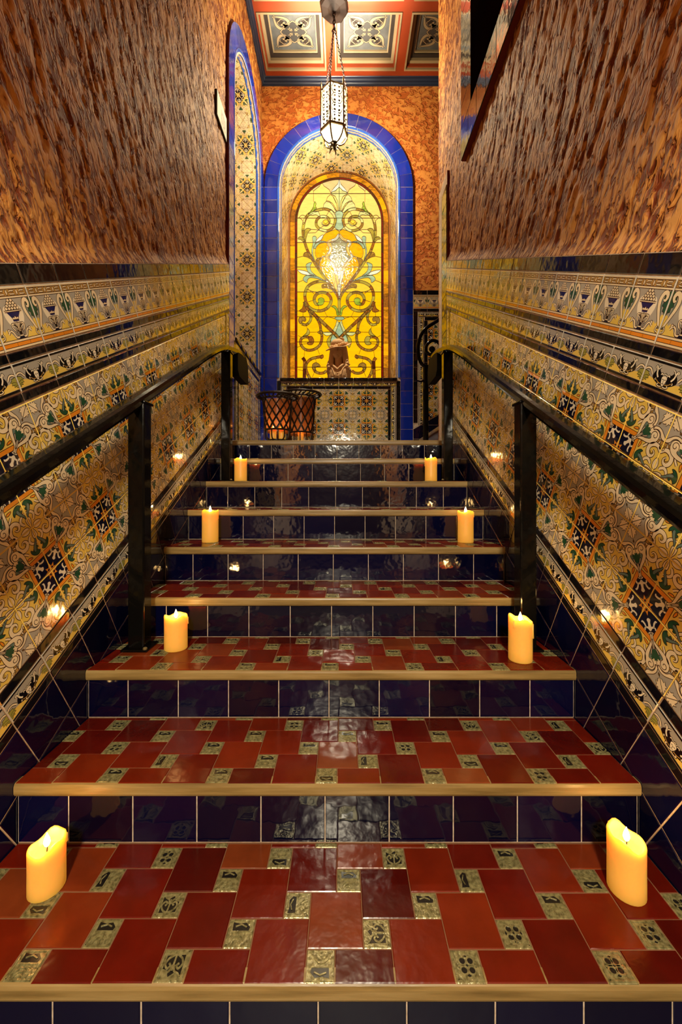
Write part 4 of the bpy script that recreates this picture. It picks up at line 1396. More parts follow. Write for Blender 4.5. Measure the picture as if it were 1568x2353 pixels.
# ogee heads
pane([(410, 350), (425, 335), (500, 275), (530, 210), (560, 270), (640, 325), (662, 372), (662, 384), (410, 384)], 'g_pale', .5, smooth=False)
pane([(664, 368), (705, 310), (765, 245), (786, 165), (787, 290), (735, 340)], 'g_white', .6, smooth=False)
lines([(410, 350), (410, 510)], [(410, 350), (385, 310), (330, 270)])
# fan of leaves
pane([(787, 290), (740, 340), (690, 358), (668, 378), (672, 395), (730, 425), (765, 500), (780, 640), (787, 640)], 'g_palegreen', 1.0, smooth=False)
pane([(660, 398), (615, 440), (598, 492), (640, 497), (690, 530), (735, 600), (752, 640), (768, 640), (745, 520), (700, 430)], 'g_pale', 1.3, smooth=False, mat2='g_palegreen')
pane([(596, 500), (560, 545), (552, 596), (610, 598), (670, 620), (722, 668), (742, 655), (700, 570), (650, 515)], 'g_palegreen', 1.6, smooth=False)
lines([(700, 440), (750, 540), (770, 640)], [(660, 520), (720, 600), (752, 650)])
pane([(735, 665), (760, 645), (787, 640), (815, 645), (840, 665), (845, 705), (825, 780), (850, 880), (787, 922), (722, 880), (752, 780), (730, 705)], 'g_aqua', 2.2, both=False)
# upper scroll
stem([(268, 1060), (256, 950), (262, 860), (285, 770), (330, 700), (400, 655)], 38, ['g_brown', 'g_olive'], 1.0)
stem([(420, 645), (500, 622), (580, 612), (655, 640), (715, 710), (730, 790), (705, 870), (640, 925), (570, 930), (500, 905), (452, 850), (458, 775), (510, 728), (575, 722), (628, 750), (640, 800), (605, 845), (555, 835), (540, 800)], 36, ['g_olive', 'g_brown', 'g_palegreen'], 1.4, 6)
pane([(590, 770), (630, 790), (625, 835), (580, 850), (545, 830), (550, 790)], 'g_honey', 2.0)
pane([(425, 505), (448, 535), (440, 570), (455, 610), (400, 650), (332, 690), (380, 630), (408, 575)], 'g_leaf', 1.5)
pane([(335, 690), (400, 655), (470, 648), (500, 690), (500, 728), (450, 700), (385, 706)], 'g_palegreen', 1.6)
pane([(205, 735), (245, 702), (292, 725), (285, 790), (262, 840), (248, 780)], 'g_pale', 1.2)
pane([(268, 1000), (285, 920), (325, 895), (372, 912), (335, 950), (310, 1010), (292, 1085), (270, 1070)], 'g_olive', 1.8)
pane([(180, 1050), (210, 1020), (255, 1030), (290, 1085), (255, 1092), (225, 1062)], 'g_olive', 1.8)
pane([(262, 1305), (275, 1258), (320, 1248), (370, 1275), (410, 1330), (430, 1385), (370, 1350), (310, 1318)], 'g_brown', 1.8)
lines([(372, 912), (450, 915), (560, 940)], [(180, 745), (205, 735)], [(170, 1325), (262, 1305)], [(500, 900), (440, 960), (330, 965)], [(570, 850), (500, 900)], [(640, 820), (712, 840)], [(590, 725), (640, 640)])
# centre: amber petals, clear pane with white edge
pane([(784, 940), (730, 915), (640, 945), (570, 985), (520, 1085), (600, 1100), (700, 1075), (760, 1030), (784, 985)], 'g_amber', 1.0)
pane([(605, 1108), (645, 1170), (640, 1230), (600, 1290), (545, 1312), (470, 1335), (438, 1290), (440, 1200), (490, 1130)], 'g_amber', 1.2)
pane([(585, 1312), (520, 1360), (500, 1430), (520, 1520), (590, 1625), (690, 1745), (735, 1640), (725, 1520), (680, 1400)], 'g_amber', 1.2)
stem([(787, 985), (735, 1055), (625, 1100), (655, 1170), (650, 1235), (600, 1312), (660, 1385), (715, 1475), (745, 1580), (775, 1760), (787, 1890)], 34, ['g_white', 'g_pale'], 2.0, 6)
pane([(787, 1030), (740, 1080), (665, 1112), (690, 1190), (665, 1280), (625, 1312), (690, 1390), (745, 1490), (775, 1620), (787, 1690), (801, 1620), (831, 1490), (886, 1390), (951, 1312), (911, 1280), (886, 1190), (911, 1112), (836, 1080)], 'g_clear', 1.5, both=False, smooth=False)
pane([(395, 1030), (432, 1012), (455, 1040), (440, 1110), (412, 1180), (402, 1270), (428, 1370), (398, 1335), (382, 1230), (400, 1120)], 'g_aqua', 2.0)
pane([(440, 1100), (480, 1040), (548, 992), (540, 1050), (490, 1085)], 'g_white', 2.1)
pane([(408, 1180), (445, 1120), (520, 1082), (602, 1098), (520, 1105), (455, 1165), (440, 1195)], 'g_aqua', 2.2)
pane([(440, 1370), (480, 1335), (530, 1335), (500, 1390), (500, 1450), (460, 1440)], 'g_brown', 2.0)
# stems running to the centre
stem([(275, 1080), (305, 1180), (355, 1290), (430, 1410), (510, 1530), (600, 1650), (690, 1770), (765, 1890), (787, 1960)], 36, ['g_brown', 'g_rust', 'g_brown', 'g_olive'], 1.7, 5)
pane([(300, 1445), (325, 1412), (385, 1398), (362, 1450), (380, 1530), (455, 1600), (385, 1595), (325, 1530)], 'g_aqua', 2.0)
pane([(178, 1508), (290, 1525), (370, 1565), (415, 1600), (320, 1585), (230, 1560)], 'g_white', 2.0)
pane([(255, 1650), (290, 1595), (360, 1585), (440, 1590), (600, 1680), (480, 1640), (370, 1622), (325, 1650), (312, 1695)], 'g_aqua', 2.2)
pane([(712, 1556), (688, 1600), (690, 1680), (745, 1805), (762, 1740), (745, 1640)], 'g_pale', 2.2, mat2='g_amber')
pane([(787, 1715), (768, 1738), (776, 1850), (787, 1930), (800, 1850), (808, 1738)], 'g_white', 2.4, both=False)
# heart scrolls
stem([(640, 1690), (540, 1675), (430, 1690), (335, 1745), (288, 1840), (290, 1945), (335, 2045), (420, 2100), (520, 2108), (610, 2070), (665, 1990), (660, 1910), (600, 1850), (520, 1838), (450, 1870), (420, 1940), (445, 2005), (490, 2012)], 40, ['g_olive', 'g_brown', 'g_olive', 'g_rust'], 1.5, 6)
pane([(520, 1915), (560, 1930), (570, 1970), (540, 2020), (490, 2025), (455, 2005), (480, 1985), (478, 1940)], 'g_leaf', 2.0)
stem([(275, 1975), (320, 2070), (385, 2130), (480, 2220), (640, 2370), (790, 2520)], 44, ['g_brown', 'g_rust'], 2.1, 3)
stem([(400, 2130), (460, 2220), (505, 2310), (520, 2420), (535, 2500), (510, 2600), (440, 2665), (350, 2690), (270, 2665), (220, 2590), (232, 2520), (290, 2492), (340, 2500)], 36, ['g_brown', 'g_rust'], 1.7, 5)
pane([(330, 2500), (385, 2485), (418, 2550), (390, 2605), (330, 2605), (318, 2580), (345, 2560)], 'g_rust', 2.2, mat2='g_olive')
pane([(470, 2425), (510, 2400), (548, 2415), (540, 2448), (495, 2445)], 'g_brown', 2.4)
pane([(325, 2370), (352, 2410), (340, 2460), (250, 2490), (300, 2440), (318, 2400)], 'g_olive', 2.2)
stem([(340, 2100), (372, 2180), (360, 2260), (300, 2315), (235, 2300)], 34, ['g_brown', 'g_olive'], 1.6, 5)
pane([(190, 2240), (215, 2200), (270, 2195), (300, 2230), (285, 2265), (250, 2260), (230, 2300), (200, 2285)], 'g_brown', 2.0)
pane([(270, 1990), (290, 2060), (305, 2110), (260, 2130), (200, 2110), (245, 2070)], 'g_rust', 1.9)
pane([(530, 1735), (560, 1715), (630, 1725), (700, 1790), (740, 1850), (680, 1800), (600, 1770), (540, 1775)], 'g_brown', 1.9)
# centre stalk
pane([(768, 1950), (808, 1950), (806, 2170), (770, 2170)], 'g_olive', 2.4, both=False, smooth=False)
pane([(672, 2045), (715, 2032), (760, 2075), (785, 2170), (752, 2172), (742, 2110), (710, 2065)], 'g_leaf', 2.5)
pane([(715, 2222), (750, 2195), (838, 2195), (872, 2222), (832, 2246), (756, 2246)], 'g_aqua', 2.8, both=False, smooth=False)
pane([(790, 2270), (735, 2420), (792, 2500), (852, 2420)], 'g_aqua', 1.4, both=False, smooth=False)
pane([(752, 2250), (735, 2320), (690, 2405), (735, 2425), (786, 2280)], 'g_palegreen', 1.5, smooth=False)
pane([(552, 2425), (690, 2425), (660, 2465), (590, 2472)], 'g_palegreen', 1.5)
pane([(700, 2460), (765, 2530), (745, 2600), (660, 2590), (672, 2510)], 'g_aqua', 1.3)
pane([(690, 2460), (640, 2490), (605, 2560), (640, 2650), (668, 2600), (665, 2520)], 'g_olive', 1.3)
# bottom scrolls
stem([(535, 2780), (450, 2795), (370, 2820), (310, 2880), (298, 2960), (330, 3050), (370, 3120)], 38, ['g_rust', 'g_brown'], 1.6, 4)
stem([(600, 2990), (560, 3020), (490, 3025), (430, 2995), (405, 2935)], 36, ['g_brown', 'g_rust'], 1.6, 4)
pane([(400, 2960), (395, 2900), (440, 2870), (490, 2890), (510, 2930), (460, 2930), (440, 2960), (450, 2990)], 'g_brown', 2.0)
pane([(510, 2775), (545, 2752), (558, 2790), (520, 2815)], 'g_rust', 2.2)
stem([(250, 2800), (280, 2850), (278, 2960), (275, 3100)], 44, ['g_plum', 'g_rust'], 1.9, 4)
lines([(480, 1850), (300, 1790)], [(560, 1970), (655, 1975)], [(485, 2025), (485, 2100)], [(330, 1975), (425, 1950)], [(530, 1850), (540, 1900)], [(660, 1850), (720, 1790)],
      [(570, 2110), (610, 2190), (550, 2250)], [(610, 2190), (715, 2222)], [(255, 2130), (255, 2195)], [(180, 2470), (235, 2500)], [(170, 2645), (225, 2625)], [(280, 2690), (270, 2800)], [(465, 2660), (500, 2750)],
      [(355, 2425), (480, 2420)], [(550, 2425), (690, 2425)], [(170, 2110), (200, 2110)], [(170, 1695), (255, 1660)], [(300, 2310), (320, 2375)], [(440, 2820), (450, 2870)], [(430, 3000), (390, 3085)], [(180, 2970), (260, 2990)], [(240, 2600), (330, 2590)], [(330, 1790), (420, 1860)])
for r_ in (.522, .545, .611):
    came([(r_, ZB)] + [(r_ * cos(pi * i / 40), zs_w + r_ * sin(pi * i / 40)) for i in range(41)] + [(-r_, ZB)], .008, y=-.006)
CAME.obj('lead_came', 'lead', win)
mb = MB(); mb.box((-.7, .012, ZB - .05), (.7, .05, zs_w + .7)); mb.obj('back_board', 'woodframe', win)

# ------------------------------------------------------------------ hanging lantern
def lantern(name, label, loc, top_z, rot, lamp_w=None, detail=True):
    """hexagonal pierced lantern; loc = bottom finial tip of the body, hung from top_z"""
    t = thing(name, label, 'lantern', loc, None, rot)
    rr, z0, z1 = .122, .160, .515
    def c6(k, r_=rr): return (r_ * cos(k * pi / 3), r_ * sin(k * pi / 3))
    for k in range(6):
        x, y = c6(k)
        mb = MB(); mb.tube([(x, y, z0 - .035), (x, y, z1 + .055)], .0085, 6)
        mb.tube([(x, y, z1 + .05), (x * 1.0, y * 1.0, z1 + .085)], [.0075, .002], 6)
        mb.obj('corner_post', 'brassframe', t)
        x2, y2 = c6(k + 1)
        for zz, w, nm_ in ((z0, .012, 'lower_rail'), (z1, .011, 'upper_rail')):
            mb = MB(); mb.tube([(x, y, zz), (x2, y2, zz)], w, 6)
            mb.obj(nm_, 'brassframe', t)
        # glass pane with pierced work in front of it
        mb = MB(); f = .965
        mb.v += [(x * f, y * f, z0), (x2 * f, y2 * f, z0), (x2 * f, y2 * f, z1), (x * f, y * f, z1)]
        mb.v += [(p[0] * .98, p[1] * .98, p[2]) for p in mb.v[:4]]
        mb.f += [(0, 1, 2, 3), (7, 6, 5, 4), (0, 3, 7, 4), (1, 5, 6, 2)]; mb.m += [0] * 4
        pn = mb.obj('glass_panel', 'lampglass', t)
        if detail:
            mb = MB(); ex = Vector((x2 - x, y2 - y, 0)); L = ex.length; ex.normalize(); c = Vector(((x + x2) / 2, (y + y2) / 2, 0))
            P3 = lambda a, z: c * 1.01 + ex * a + Vector((0, 0, z))
            for q in range(4):
                zc = z0 + .048 + q * .086
                for sg in (-1, 1):
                    for zz in (-1, 1):
                        mb.tube([P3(sg * (.012 + .036 * sin(a)), zc + zz * (.044 * cos(a) + .002)) for a in [pi * .5 * i / 6 for i in range(7)]], .0034, 5)
                        mb.tube([P3(sg * .014, zc + zz * .016), P3(sg * .028, zc + zz * .026)], [.008, .003], 5)
                        mb.tube([P3(sg * .014, zc + zz * .028), P3(sg * .026, zc + zz * .014)], [.003, .008], 5)
            mb.obj('filigree', 'oldiron', pn)
        # lower ribs and slanted glass
        mb = MB(); mb.tube(cr([(x, y, z0 - .02), (x * .8, y * .8, z0 - .075), (x * .42, y * .42, z0 - .105), (x * .2, y * .2, z0 - .085)], 4), .0068, 6)
        mb.tube(cr([(x * .2, y * .2, z0 - .125), (x * .42, y * .42, z0 - .135), (x * .5, y * .5, z0 - .155)], 4), [.007, .007, .007, .006, .006, .006, .005, .005, .004], 6)
        mb.obj('lower_rib', 'brassframe', t)
        mb = MB(); q = .42
        mb.v += [(x * f, y * f, z0 - .01), (x2 * f, y2 * f, z0 - .01), (x2 * q, y2 * q, z0 - .10), (x * q, y * q, z0 - .10)]
        mb.f += [(3, 2, 1, 0)]; mb.m += [0]
        mb.obj('lower_glass', 'lampglass', t)
    mb = MB(); mb.lathe([(.004, 0), (.011, .02), (.006, .035), (.006, .045)] + [(.03, .05), (.034, .065), (.02, .085), (.004, .09)], 12)
    mb.obj('finial', 'oldiron', t, smooth=True)
    # chains: three short ones to a ring, then one up to the ceiling
    def link_chain(mb, p, q, ln, r_):
        p, q = Vector(p), Vector(q); d = q - p; n = max(1, int(d.length / (ln * .72))); d.normalize()
        a = d.orthogonal().normalized(); b_ = d.cross(a)
        for i in range(n):
            c = p + (q - p) * ((i + .5) / n); s_ = a if i % 2 else b_
            mb.tube([c + d * cos(2 * pi * k / 10) * ln / 2 + s_ * sin(2 * pi * k / 10) * ln * .3 for k in range(10)], r_, 5, closed=True)
    H = top_z - loc[2]; zj = min(z1 + .60, H - .25)
    mb = MB()
    for k in (0, 2, 4):
        x, y = c6(k); link_chain(mb, (x, y, z1 + .07), (.012 * cos(k), .012 * sin(k), zj), .026, .0028)
    mb.obj('suspension_chain', 'oldiron', t)
    mb = MB(); link_chain(mb, (0, 0, zj), (0, 0, H - .04), .045, .005); mb.tube([(.02 * cos(a), 0, zj + .02 * sin(a)) for a in [2 * pi * k / 10 for k in range(10)]], .005, 5, closed=True)
    mb.obj('main_chain', 'oldiron', t)
    mb = MB(); mb.lathe([(.135, H), (.135, H - .03), (.12, H - .045), (.06, H - .052), (.02, H - .07), (.004, H - .072)], 8)
    mb.obj('ceiling_rose', 'canopymetal', t)
    mb = MB(); mb.ellipsoid((0, 0, .34), (.020, .020, .030)); mb.obj('bulb', 'bulb', t, smooth=True)
    ld = bpy.data.lights.new('bulb_light', 'POINT'); ld.energy = lamp_w; ld.color = (1.0, 0.89, 0.68); ld.shadow_soft_size = .05
    lo = bpy.data.objects.new('bulb_light', ld); link(lo, t); lo.location = (0, 0, .34)
    return t
lantern('hanging_lantern', 'lit hexagonal pierced metal lantern hanging on a chain over the landing', (-.043, 3.70, 4.085), CEIL, .26, LANTERN_W)
t = thing('ceiling_light', 'round glass ceiling light in the lower hall behind the stairs', 'lamp', (0, -1.30, 2.149))
mb = MB(); mb.lathe([(.10, 0), (.10, -.02), (.02, -.022)], 20); mb.obj('mount', 'brassframe', t)
mb = MB(); mb.lathe([(.12, -.022), (.125, -.05), (.11, -.09), (.07, -.12), (.01, -.13)], 20); mb.obj('glass_bowl', 'globe', t, smooth=True)
ld = bpy.data.lights.new('hall_light', 'POINT'); ld.energy = HALL_LAMP; ld.color = (1.0, 0.88, 0.64); ld.shadow_soft_size = .12
lo = bpy.data.objects.new('hall_light', ld); link(lo, t); lo.location = (0, 0, -.075)

# ------------------------------------------------------------------ candles
def candle(label, loc, h, r_, seed, slant=0.0, sdir=0.0, group='pillar candles on the steps', light=CANDLE_W):
    rs = np.random.RandomState(seed)
    t = thing('pillar_candle', label, 'candle', loc, group)
    n = 28
    ph = rs.rand(4) * 6.28
    def rim(a): return h + slant * cos(a - sdir) + .004 * sin(3 * a + ph[0]) + .0025 * sin(5 * a + ph[1])
    prof = [(.96, 0.0), (1.0, .02), (1.0, .25), (.995, .5), (1.0, .75), (1.0, .90), (1.01, .965), (.985, 1.0), (.90, 1.0), (.84, .97)]
    rows = []
    for fr_, fz in prof:
        row = []
        for k in range(n):
            a = 2 * pi * k / n; rad = r_ * fr_ * (1 + .012 * sin(2 * a + ph[2]) + .008 * sin(7 * a + ph[3]) * fz)
            z = rim(a) * fz
            row.append((rad * cos(a), rad * sin(a), z))
        rows.append(row)
    zp = h - .018 - abs(slant) * .3      # melted pool
    rows.append([(r_ * .76 * cos(2 * pi * k / n), r_ * .76 * sin(2 * pi * k / n), zp * .55 + rim(2 * pi * k / n) * .45 - .006) for k in range(n)])
    rows.append([(r_ * .55 * cos(2 * pi * k / n), r_ * .55 * sin(2 * pi * k / n), zp) for k in range(n)])
    rows.append([(r_ * .05 * cos(2 * pi * k / n), r_ * .05 * sin(2 * pi * k / n), zp - .002) for k in range(n)])
    mb = MB(); mb.quad_grid(rows, closed_u=True)
    mb.f.append(tuple(range(n))[::-1]); mb.m.append(0)
    mb.f.append(tuple(range(len(mb.v) - n, len(mb.v)))); mb.m.append(0)
    bo = mb.obj('wax', 'wax', t, smooth=True)
    # drips
    mb = MB()
    for k in range(rs.randint(1, 4)):
        a = rs.rand() * 6.28; z1 = rim(a) * .97; ln = h * (.12 + .35 * rs.rand())
        mb.tube([(r_ * 1.005 * cos(a), r_ * 1.005 * sin(a), z1), (r_ * 1.01 * cos(a + .03), r_ * 1.01 * sin(a + .03), z1 - ln * .6), (r_ * cos(a + .05), r_ * sin(a + .05), z1 - ln)], [.003, .0028, .004], 6)
    mb.obj('wax_drip', 'wax', t, smooth=True)
    mb = MB(); mb.tube([(0, 0, zp - .003), (.001, 0, zp + .007), (.003, .001, zp + .012)], .0013, 6); mb.obj('wick', 'wick', t)
    zf = zp + .009; fh = .033 if r_ > .03 else .026
    mb = MB(); mb.lathe([(.0008, zf), (.0048, zf + fh * .12), (.0070, zf + fh * .30), (.0058, zf + fh * .55), (.0028, zf + fh * .8), (.0004, zf + fh)], 10); mb.obj('flame', 'flame', t, smooth=True)
    ld = bpy.data.lights.new('candle_light', 'POINT'); ld.energy = light; ld.color = (1.0, 0.56, 0.18); ld.shadow_soft_size = .012
    lo = bpy.data.objects.new('candle_light', ld); link(lo, t); lo.location = (0, 0, zf + fh * .5 + .012)
    return t
candle('large lit candle with a slanted rim on the lowest step, left side', (-.655, .939, .0002), .108, .0375, 1, .008, .6)
candle('large lit candle with a folded melted rim on the lowest step, right side', (.702, .933, .0002), .127, .0385, 2, .010, 2.6)
candle('lit candle beside the left handrail post on the third step', (-.597, 1.525, 2 * R + .0002), .125, .0415, 3)
candle('lit candle with an overhanging melted lip beside the right handrail post', (.672, 1.424, 2 * R + .0002), .148, .0405, 4, .008, 3.0)
candle('tall lit candle on the fifth step, left side', (-.661, 2.11, 4 * R + .0002), .166, .0415, 5)
candle('tall lit candle on the fifth step, right side', (.684, 2.10, 4 * R + .0002), .162, .041, 6)
candle('lit candle on the seventh step beside the upper left handrail post', (-.626, 2.60, 6 * R + .0002), .145, .040, 7)
candle('lit candle on the seventh step beside the upper right handrail post', (.612, 2.60, 6 * R + .0002), .150, .039, 8)

# ------------------------------------------------------------------ handrails on posts
def handrail(sd):
    t = thing('handrail', ('left' if sd < 0 else 'right') + ' glossy black metal handrail on two posts beside the ' + ('left' if sd < 0 else 'right') + ' tiled wall', 'handrail', (sd * .739, 1.533, 2 * R), 'stair handrails')
    ox, oy, oz = sd * .739, 1.533, 2 * R
    top = lambda y: (y - Y0) * ST / CT + .868
    path = [(y, top(y)) for y in (.05, .4, .8, 1.2, 1.6, 2.0, 2.3)]
    path += [(2.55, top(2.55) - .02), (2.78, 1.930), (2.95, 1.968), (3.05, 1.972)]
    path = cr(path, 4)
    prof = [(-.030, -.014), (-.026, -.004), (-.012, 0), (.012, 0), (.026, -.004), (.030, -.014), (.026, -.030), (.018, -.042), (-.018, -.042), (-.026, -.030)]
    mb = MB(); rows = []
    for i, p in enumerate(path):
        a = path[max(i - 1, 0)]; b_ = path[min(i + 1, len(path) - 1)]
        dy, dz = b_[0] - a[0], b_[1] - a[1]; l = sqrt(dy * dy + dz * dz); ny, nz = -dz / l, dy / l
        rows.append([(q[0], p[0] + ny * q[1] - oy, p[1] + nz * q[1] - oz) for q in prof])
    o = len(mb.v); mb.quad_grid([r_[::-1] for r_ in rows], closed_u=True)
    n = len(prof)
    mb.f.append(tuple(range(n))); mb.m.append(0); mb.f.append(tuple(range(len(mb.v) - n, len(mb.v)))[::-1]); mb.m.append(0)
    mb.obj('rail', 'iron', t)
    pl_ = cr([(2.86, 1.935), (2.95, 1.962), (3.05, 1.972), (3.12, 1.955), (3.165, 1.90), (3.175, 1.83), (3.165, 1.775), (3.13, 1.765)], 4) + [(2.90, 1.765), (2.86, 1.80)]
    mb = MB(); mb.prism([(p[0] - oy, p[1] - oz) for p in pl_], 'x', -.027, .027); mb.obj('rail_end', 'iron_matt', t)
    for (y, st) in ((1.533, 2), (2.68, 6)):
        z0 = st * R - oz; z1 = (top(y) if y < 2 else 1.90) - .036 - oz
        mb = MB(); mb.box((-.031, y - oy - .031, z0 + .003), (.031, y - oy + .031, z1), 0, .006)
        po = mb.obj('post', 'iron', t)
        mb = MB(); mb.box((-.050, y - oy - .048, z0 + .0002), (.050, y - oy + .048, z0 + .009), 0, .003)
        mb.obj('base_plate', 'iron', po)
        mb = MB()
        mb.lathe([(.008, z0 + .009), (.008, z0 + .014), (.005, z0 + .017), (.0005, z0 + .018)], 8, (-sd * .040, y - oy - .040))
        mb.obj('screw', 'brassframe', po)
        mb = MB(); mb.box((-.037, y - oy - .037, z1 - .012), (.037, y - oy + .037, z1), 0, .004); mb.obj('post_collar', 'iron', po)
    return t
handrail(-1); handrail(1)

# ------------------------------------------------------------------ iron scroll rail of the side stair
t = thing('scroll_handrail', 'black wrought iron handrail with curled end at the side stair', 'handrail', (.81, 3.72, LAND))
b0 = Vector((.81, 3.72, LAND))
def rel(l): return [Vector(p) - b0 for p in l]
mb = MB()
mb.tube(rel(cr([(1.30, 3.70, 2.78), (1.05, 3.70, 2.60), (.90, 3.71, 2.50), (.82, 3.72, 2.45), (.765, 3.72, 2.38), (.74, 3.72, 2.28), (.745, 3.72, 2.18), (.775, 3.72, 2.11), (.82, 3.72, 2.09)], 5)), .017, 8, flat=(.55, 1))
mb.obj('rail', 'iron', t, smooth=True)
mb = MB()
mb.tube(rel(cr([(.97, 3.72, 2.25), (.93, 3.72, 2.31), (.87, 3.72, 2.33), (.82, 3.72, 2.29), (.815, 3.72, 2.23), (.85, 3.72, 2.20), (.88, 3.72, 2.23), (.865, 3.72, 2.26)], 5)), [.016] * 20 + [.014] * 16, 8)
mb.ellipsoid(tuple(Vector((.868, 3.72, 2.25)) - b0), (.030, .02, .028)); mb.obj('scroll', 'iron', t, smooth=True)
mb = MB(); mb.tube(rel([(.81, 3.72, LAND + .001), (.81, 3.72, 2.10)]), .026, 8); mb.obj('newel_post', 'iron', t)
mb = MB(); mb.tube(rel(cr([(.81, 3.72, 1.98), (.77, 3.72, 1.95), (.72, 3.72, 1.96)], 4)), [.010] * 5 + [.007] * 4, 6); mb.obj('side_leaf', 'iron', t)

# ------------------------------------------------------------------ basket lanterns on the landing
def basket(label, loc, r_rim, H, rot):
    t = thing('basket_lantern', label, 'lantern', loc, 'basket candle lanterns on the landing', rot)
    rb, rt, zr = r_rim * .60, r_rim * .70, H * .30
    mb = MB()
    for k in range(12):       # bowl ribs
        a = 2 * pi * k / 12
        mb.tube([(q * cos(a), q * sin(a), z) for q, z in cr([(.035, .022), (rb * .55, .035), (rb * .92, H * .13), (rb, H * .22), (rb * .99, zr)], 3)], .0055, 6)
    mb.obj('bowl_rib', 'oldiron', t)
    mb = MB(); mb.lathe([(.06, 0), (.062, .008), (.03, .014), (.024, .022), (.045, .026), (.045, .03)], 16); mb.obj('base', 'oldiron', t)
    mb = MB(); mb.tube([(rb * 1.01 * cos(2 * pi * k / 28), rb * 1.01 * sin(2 * pi * k / 28), zr) for k in range(28)], .008, 6, closed=True); mb.obj('middle_ring', 'oldiron', t)
    for sg in (-1, 1):        # two layers of crossing strips
        mb = MB(); ns = 11
        for k in range(ns):
            pts = []
            for i in range(13):
                f = i / 12; a = 2 * pi * k / ns + sg * f * 1.55; q = rb + (rt - rb) * f + (.003 if sg > 0 else -.003)
                pts.append((q * cos(a), q * sin(a), zr + (H * .96 - zr) * f))
            mb.tube(pts, .0062, 6, flat=(.6, 1.5))
        mb.obj('lattice', 'oldiron', t)
    # flared rim: two hoops with twisted cane between
    mb = MB()
    for q, z, w in ((rt, H * .93, .008), (r_rim, H * .985, .011), (r_rim * .93, H, .008)):
        mb.tube([(q * cos(2 * pi * k / 32), q * sin(2 * pi * k / 32), z) for k in range(32)], w, 6, closed=True)
    mb.obj('rim', 'oldiron', t)
    mb = MB()
    for k in range(26):
        a = 2 * pi * k / 26
        mb.tube([(rt * cos(a), rt * sin(a), H * .93), (r_rim * .9 * cos(a + .10), r_rim * .9 * sin(a + .10), H * .95), (r_rim * cos(a + .2), r_rim * sin(a + .2), H * .985)], .006, 5)
    mb.obj('rim_weave', 'oldiron', t)
    # amber glass liner
    mb = MB(); rows = []
    mb.lathe([(rb * .90, zr - .02), (rb * .93, zr + .05), (rt * .93, H * .9)], 24, cap=False)
    mb.obj('liner', 'liner_glass', t, smooth=True)
    mb = MB(); mb.lathe([(.004, .026), (rb * .72, .040), (rb * .72, .048), (.004, .046)], 20); mb.obj('tray', 'oldiron', t)
    return t
m, nt, b = nmat('liner_glass')
b.inputs['Base Color'].default_value = (0.55, 0.17, 0.05, 1)
b.inputs['Roughness'].default_value = 0.25
tr = node(nt, 'ShaderNodeBsdfTransparent'); tr.inputs['Color'].default_value = (1.0, .55, .25, 1)
tl = node(nt, 'ShaderNodeBsdfTranslucent'); tl.inputs['Color'].default_value = (.55, .22, .09, 1)
mx = node(nt, 'ShaderNodeMixShader'); mx.inputs[0].default_value = .45
mx2 = node(nt, 'ShaderNodeMixShader'); mx2.inputs[0].default_value = .25
out = nt.nodes['Material Output']
nt.links.new(tl.outputs[0], mx.inputs[1]); nt.links.new(tr.outputs[0], mx.inputs[2])
nt.links.new(mx.outputs[0], mx2.inputs[1]); nt.links.new(b.outputs[0], mx2.inputs[2])
nt.links.new(mx2.outputs[0], out.inputs['Surface'])
BL = (-.525, 3.45, LAND - .0008); BR = (-.366, 3.86, LAND - .0008)
basket('left woven iron basket lantern with a wide rim on the landing', BL, .175, .425, .2)
basket('taller right woven iron basket lantern behind the left one', BR, .192, .545, .55)
for (bx_, by, bz), offs, h_ in ((BL, ((-.035, -.02), (.035, -.015)), .10), (BR, ((.0, -.02),), .12)):
    for i, (dx, dy) in enumerate(offs):
        candle(('left' if i == 0 else 'right') + ' small lit candle inside the left basket lantern' if len(offs) == 2 else 'small lit candle inside the right basket lantern',
               (bx_ + dx, by + dy, bz + .0485), h_, .027, 20 + i + int(by * 10), 0, 0, 'small candles in the basket lanterns', CANDLE_W * .35)

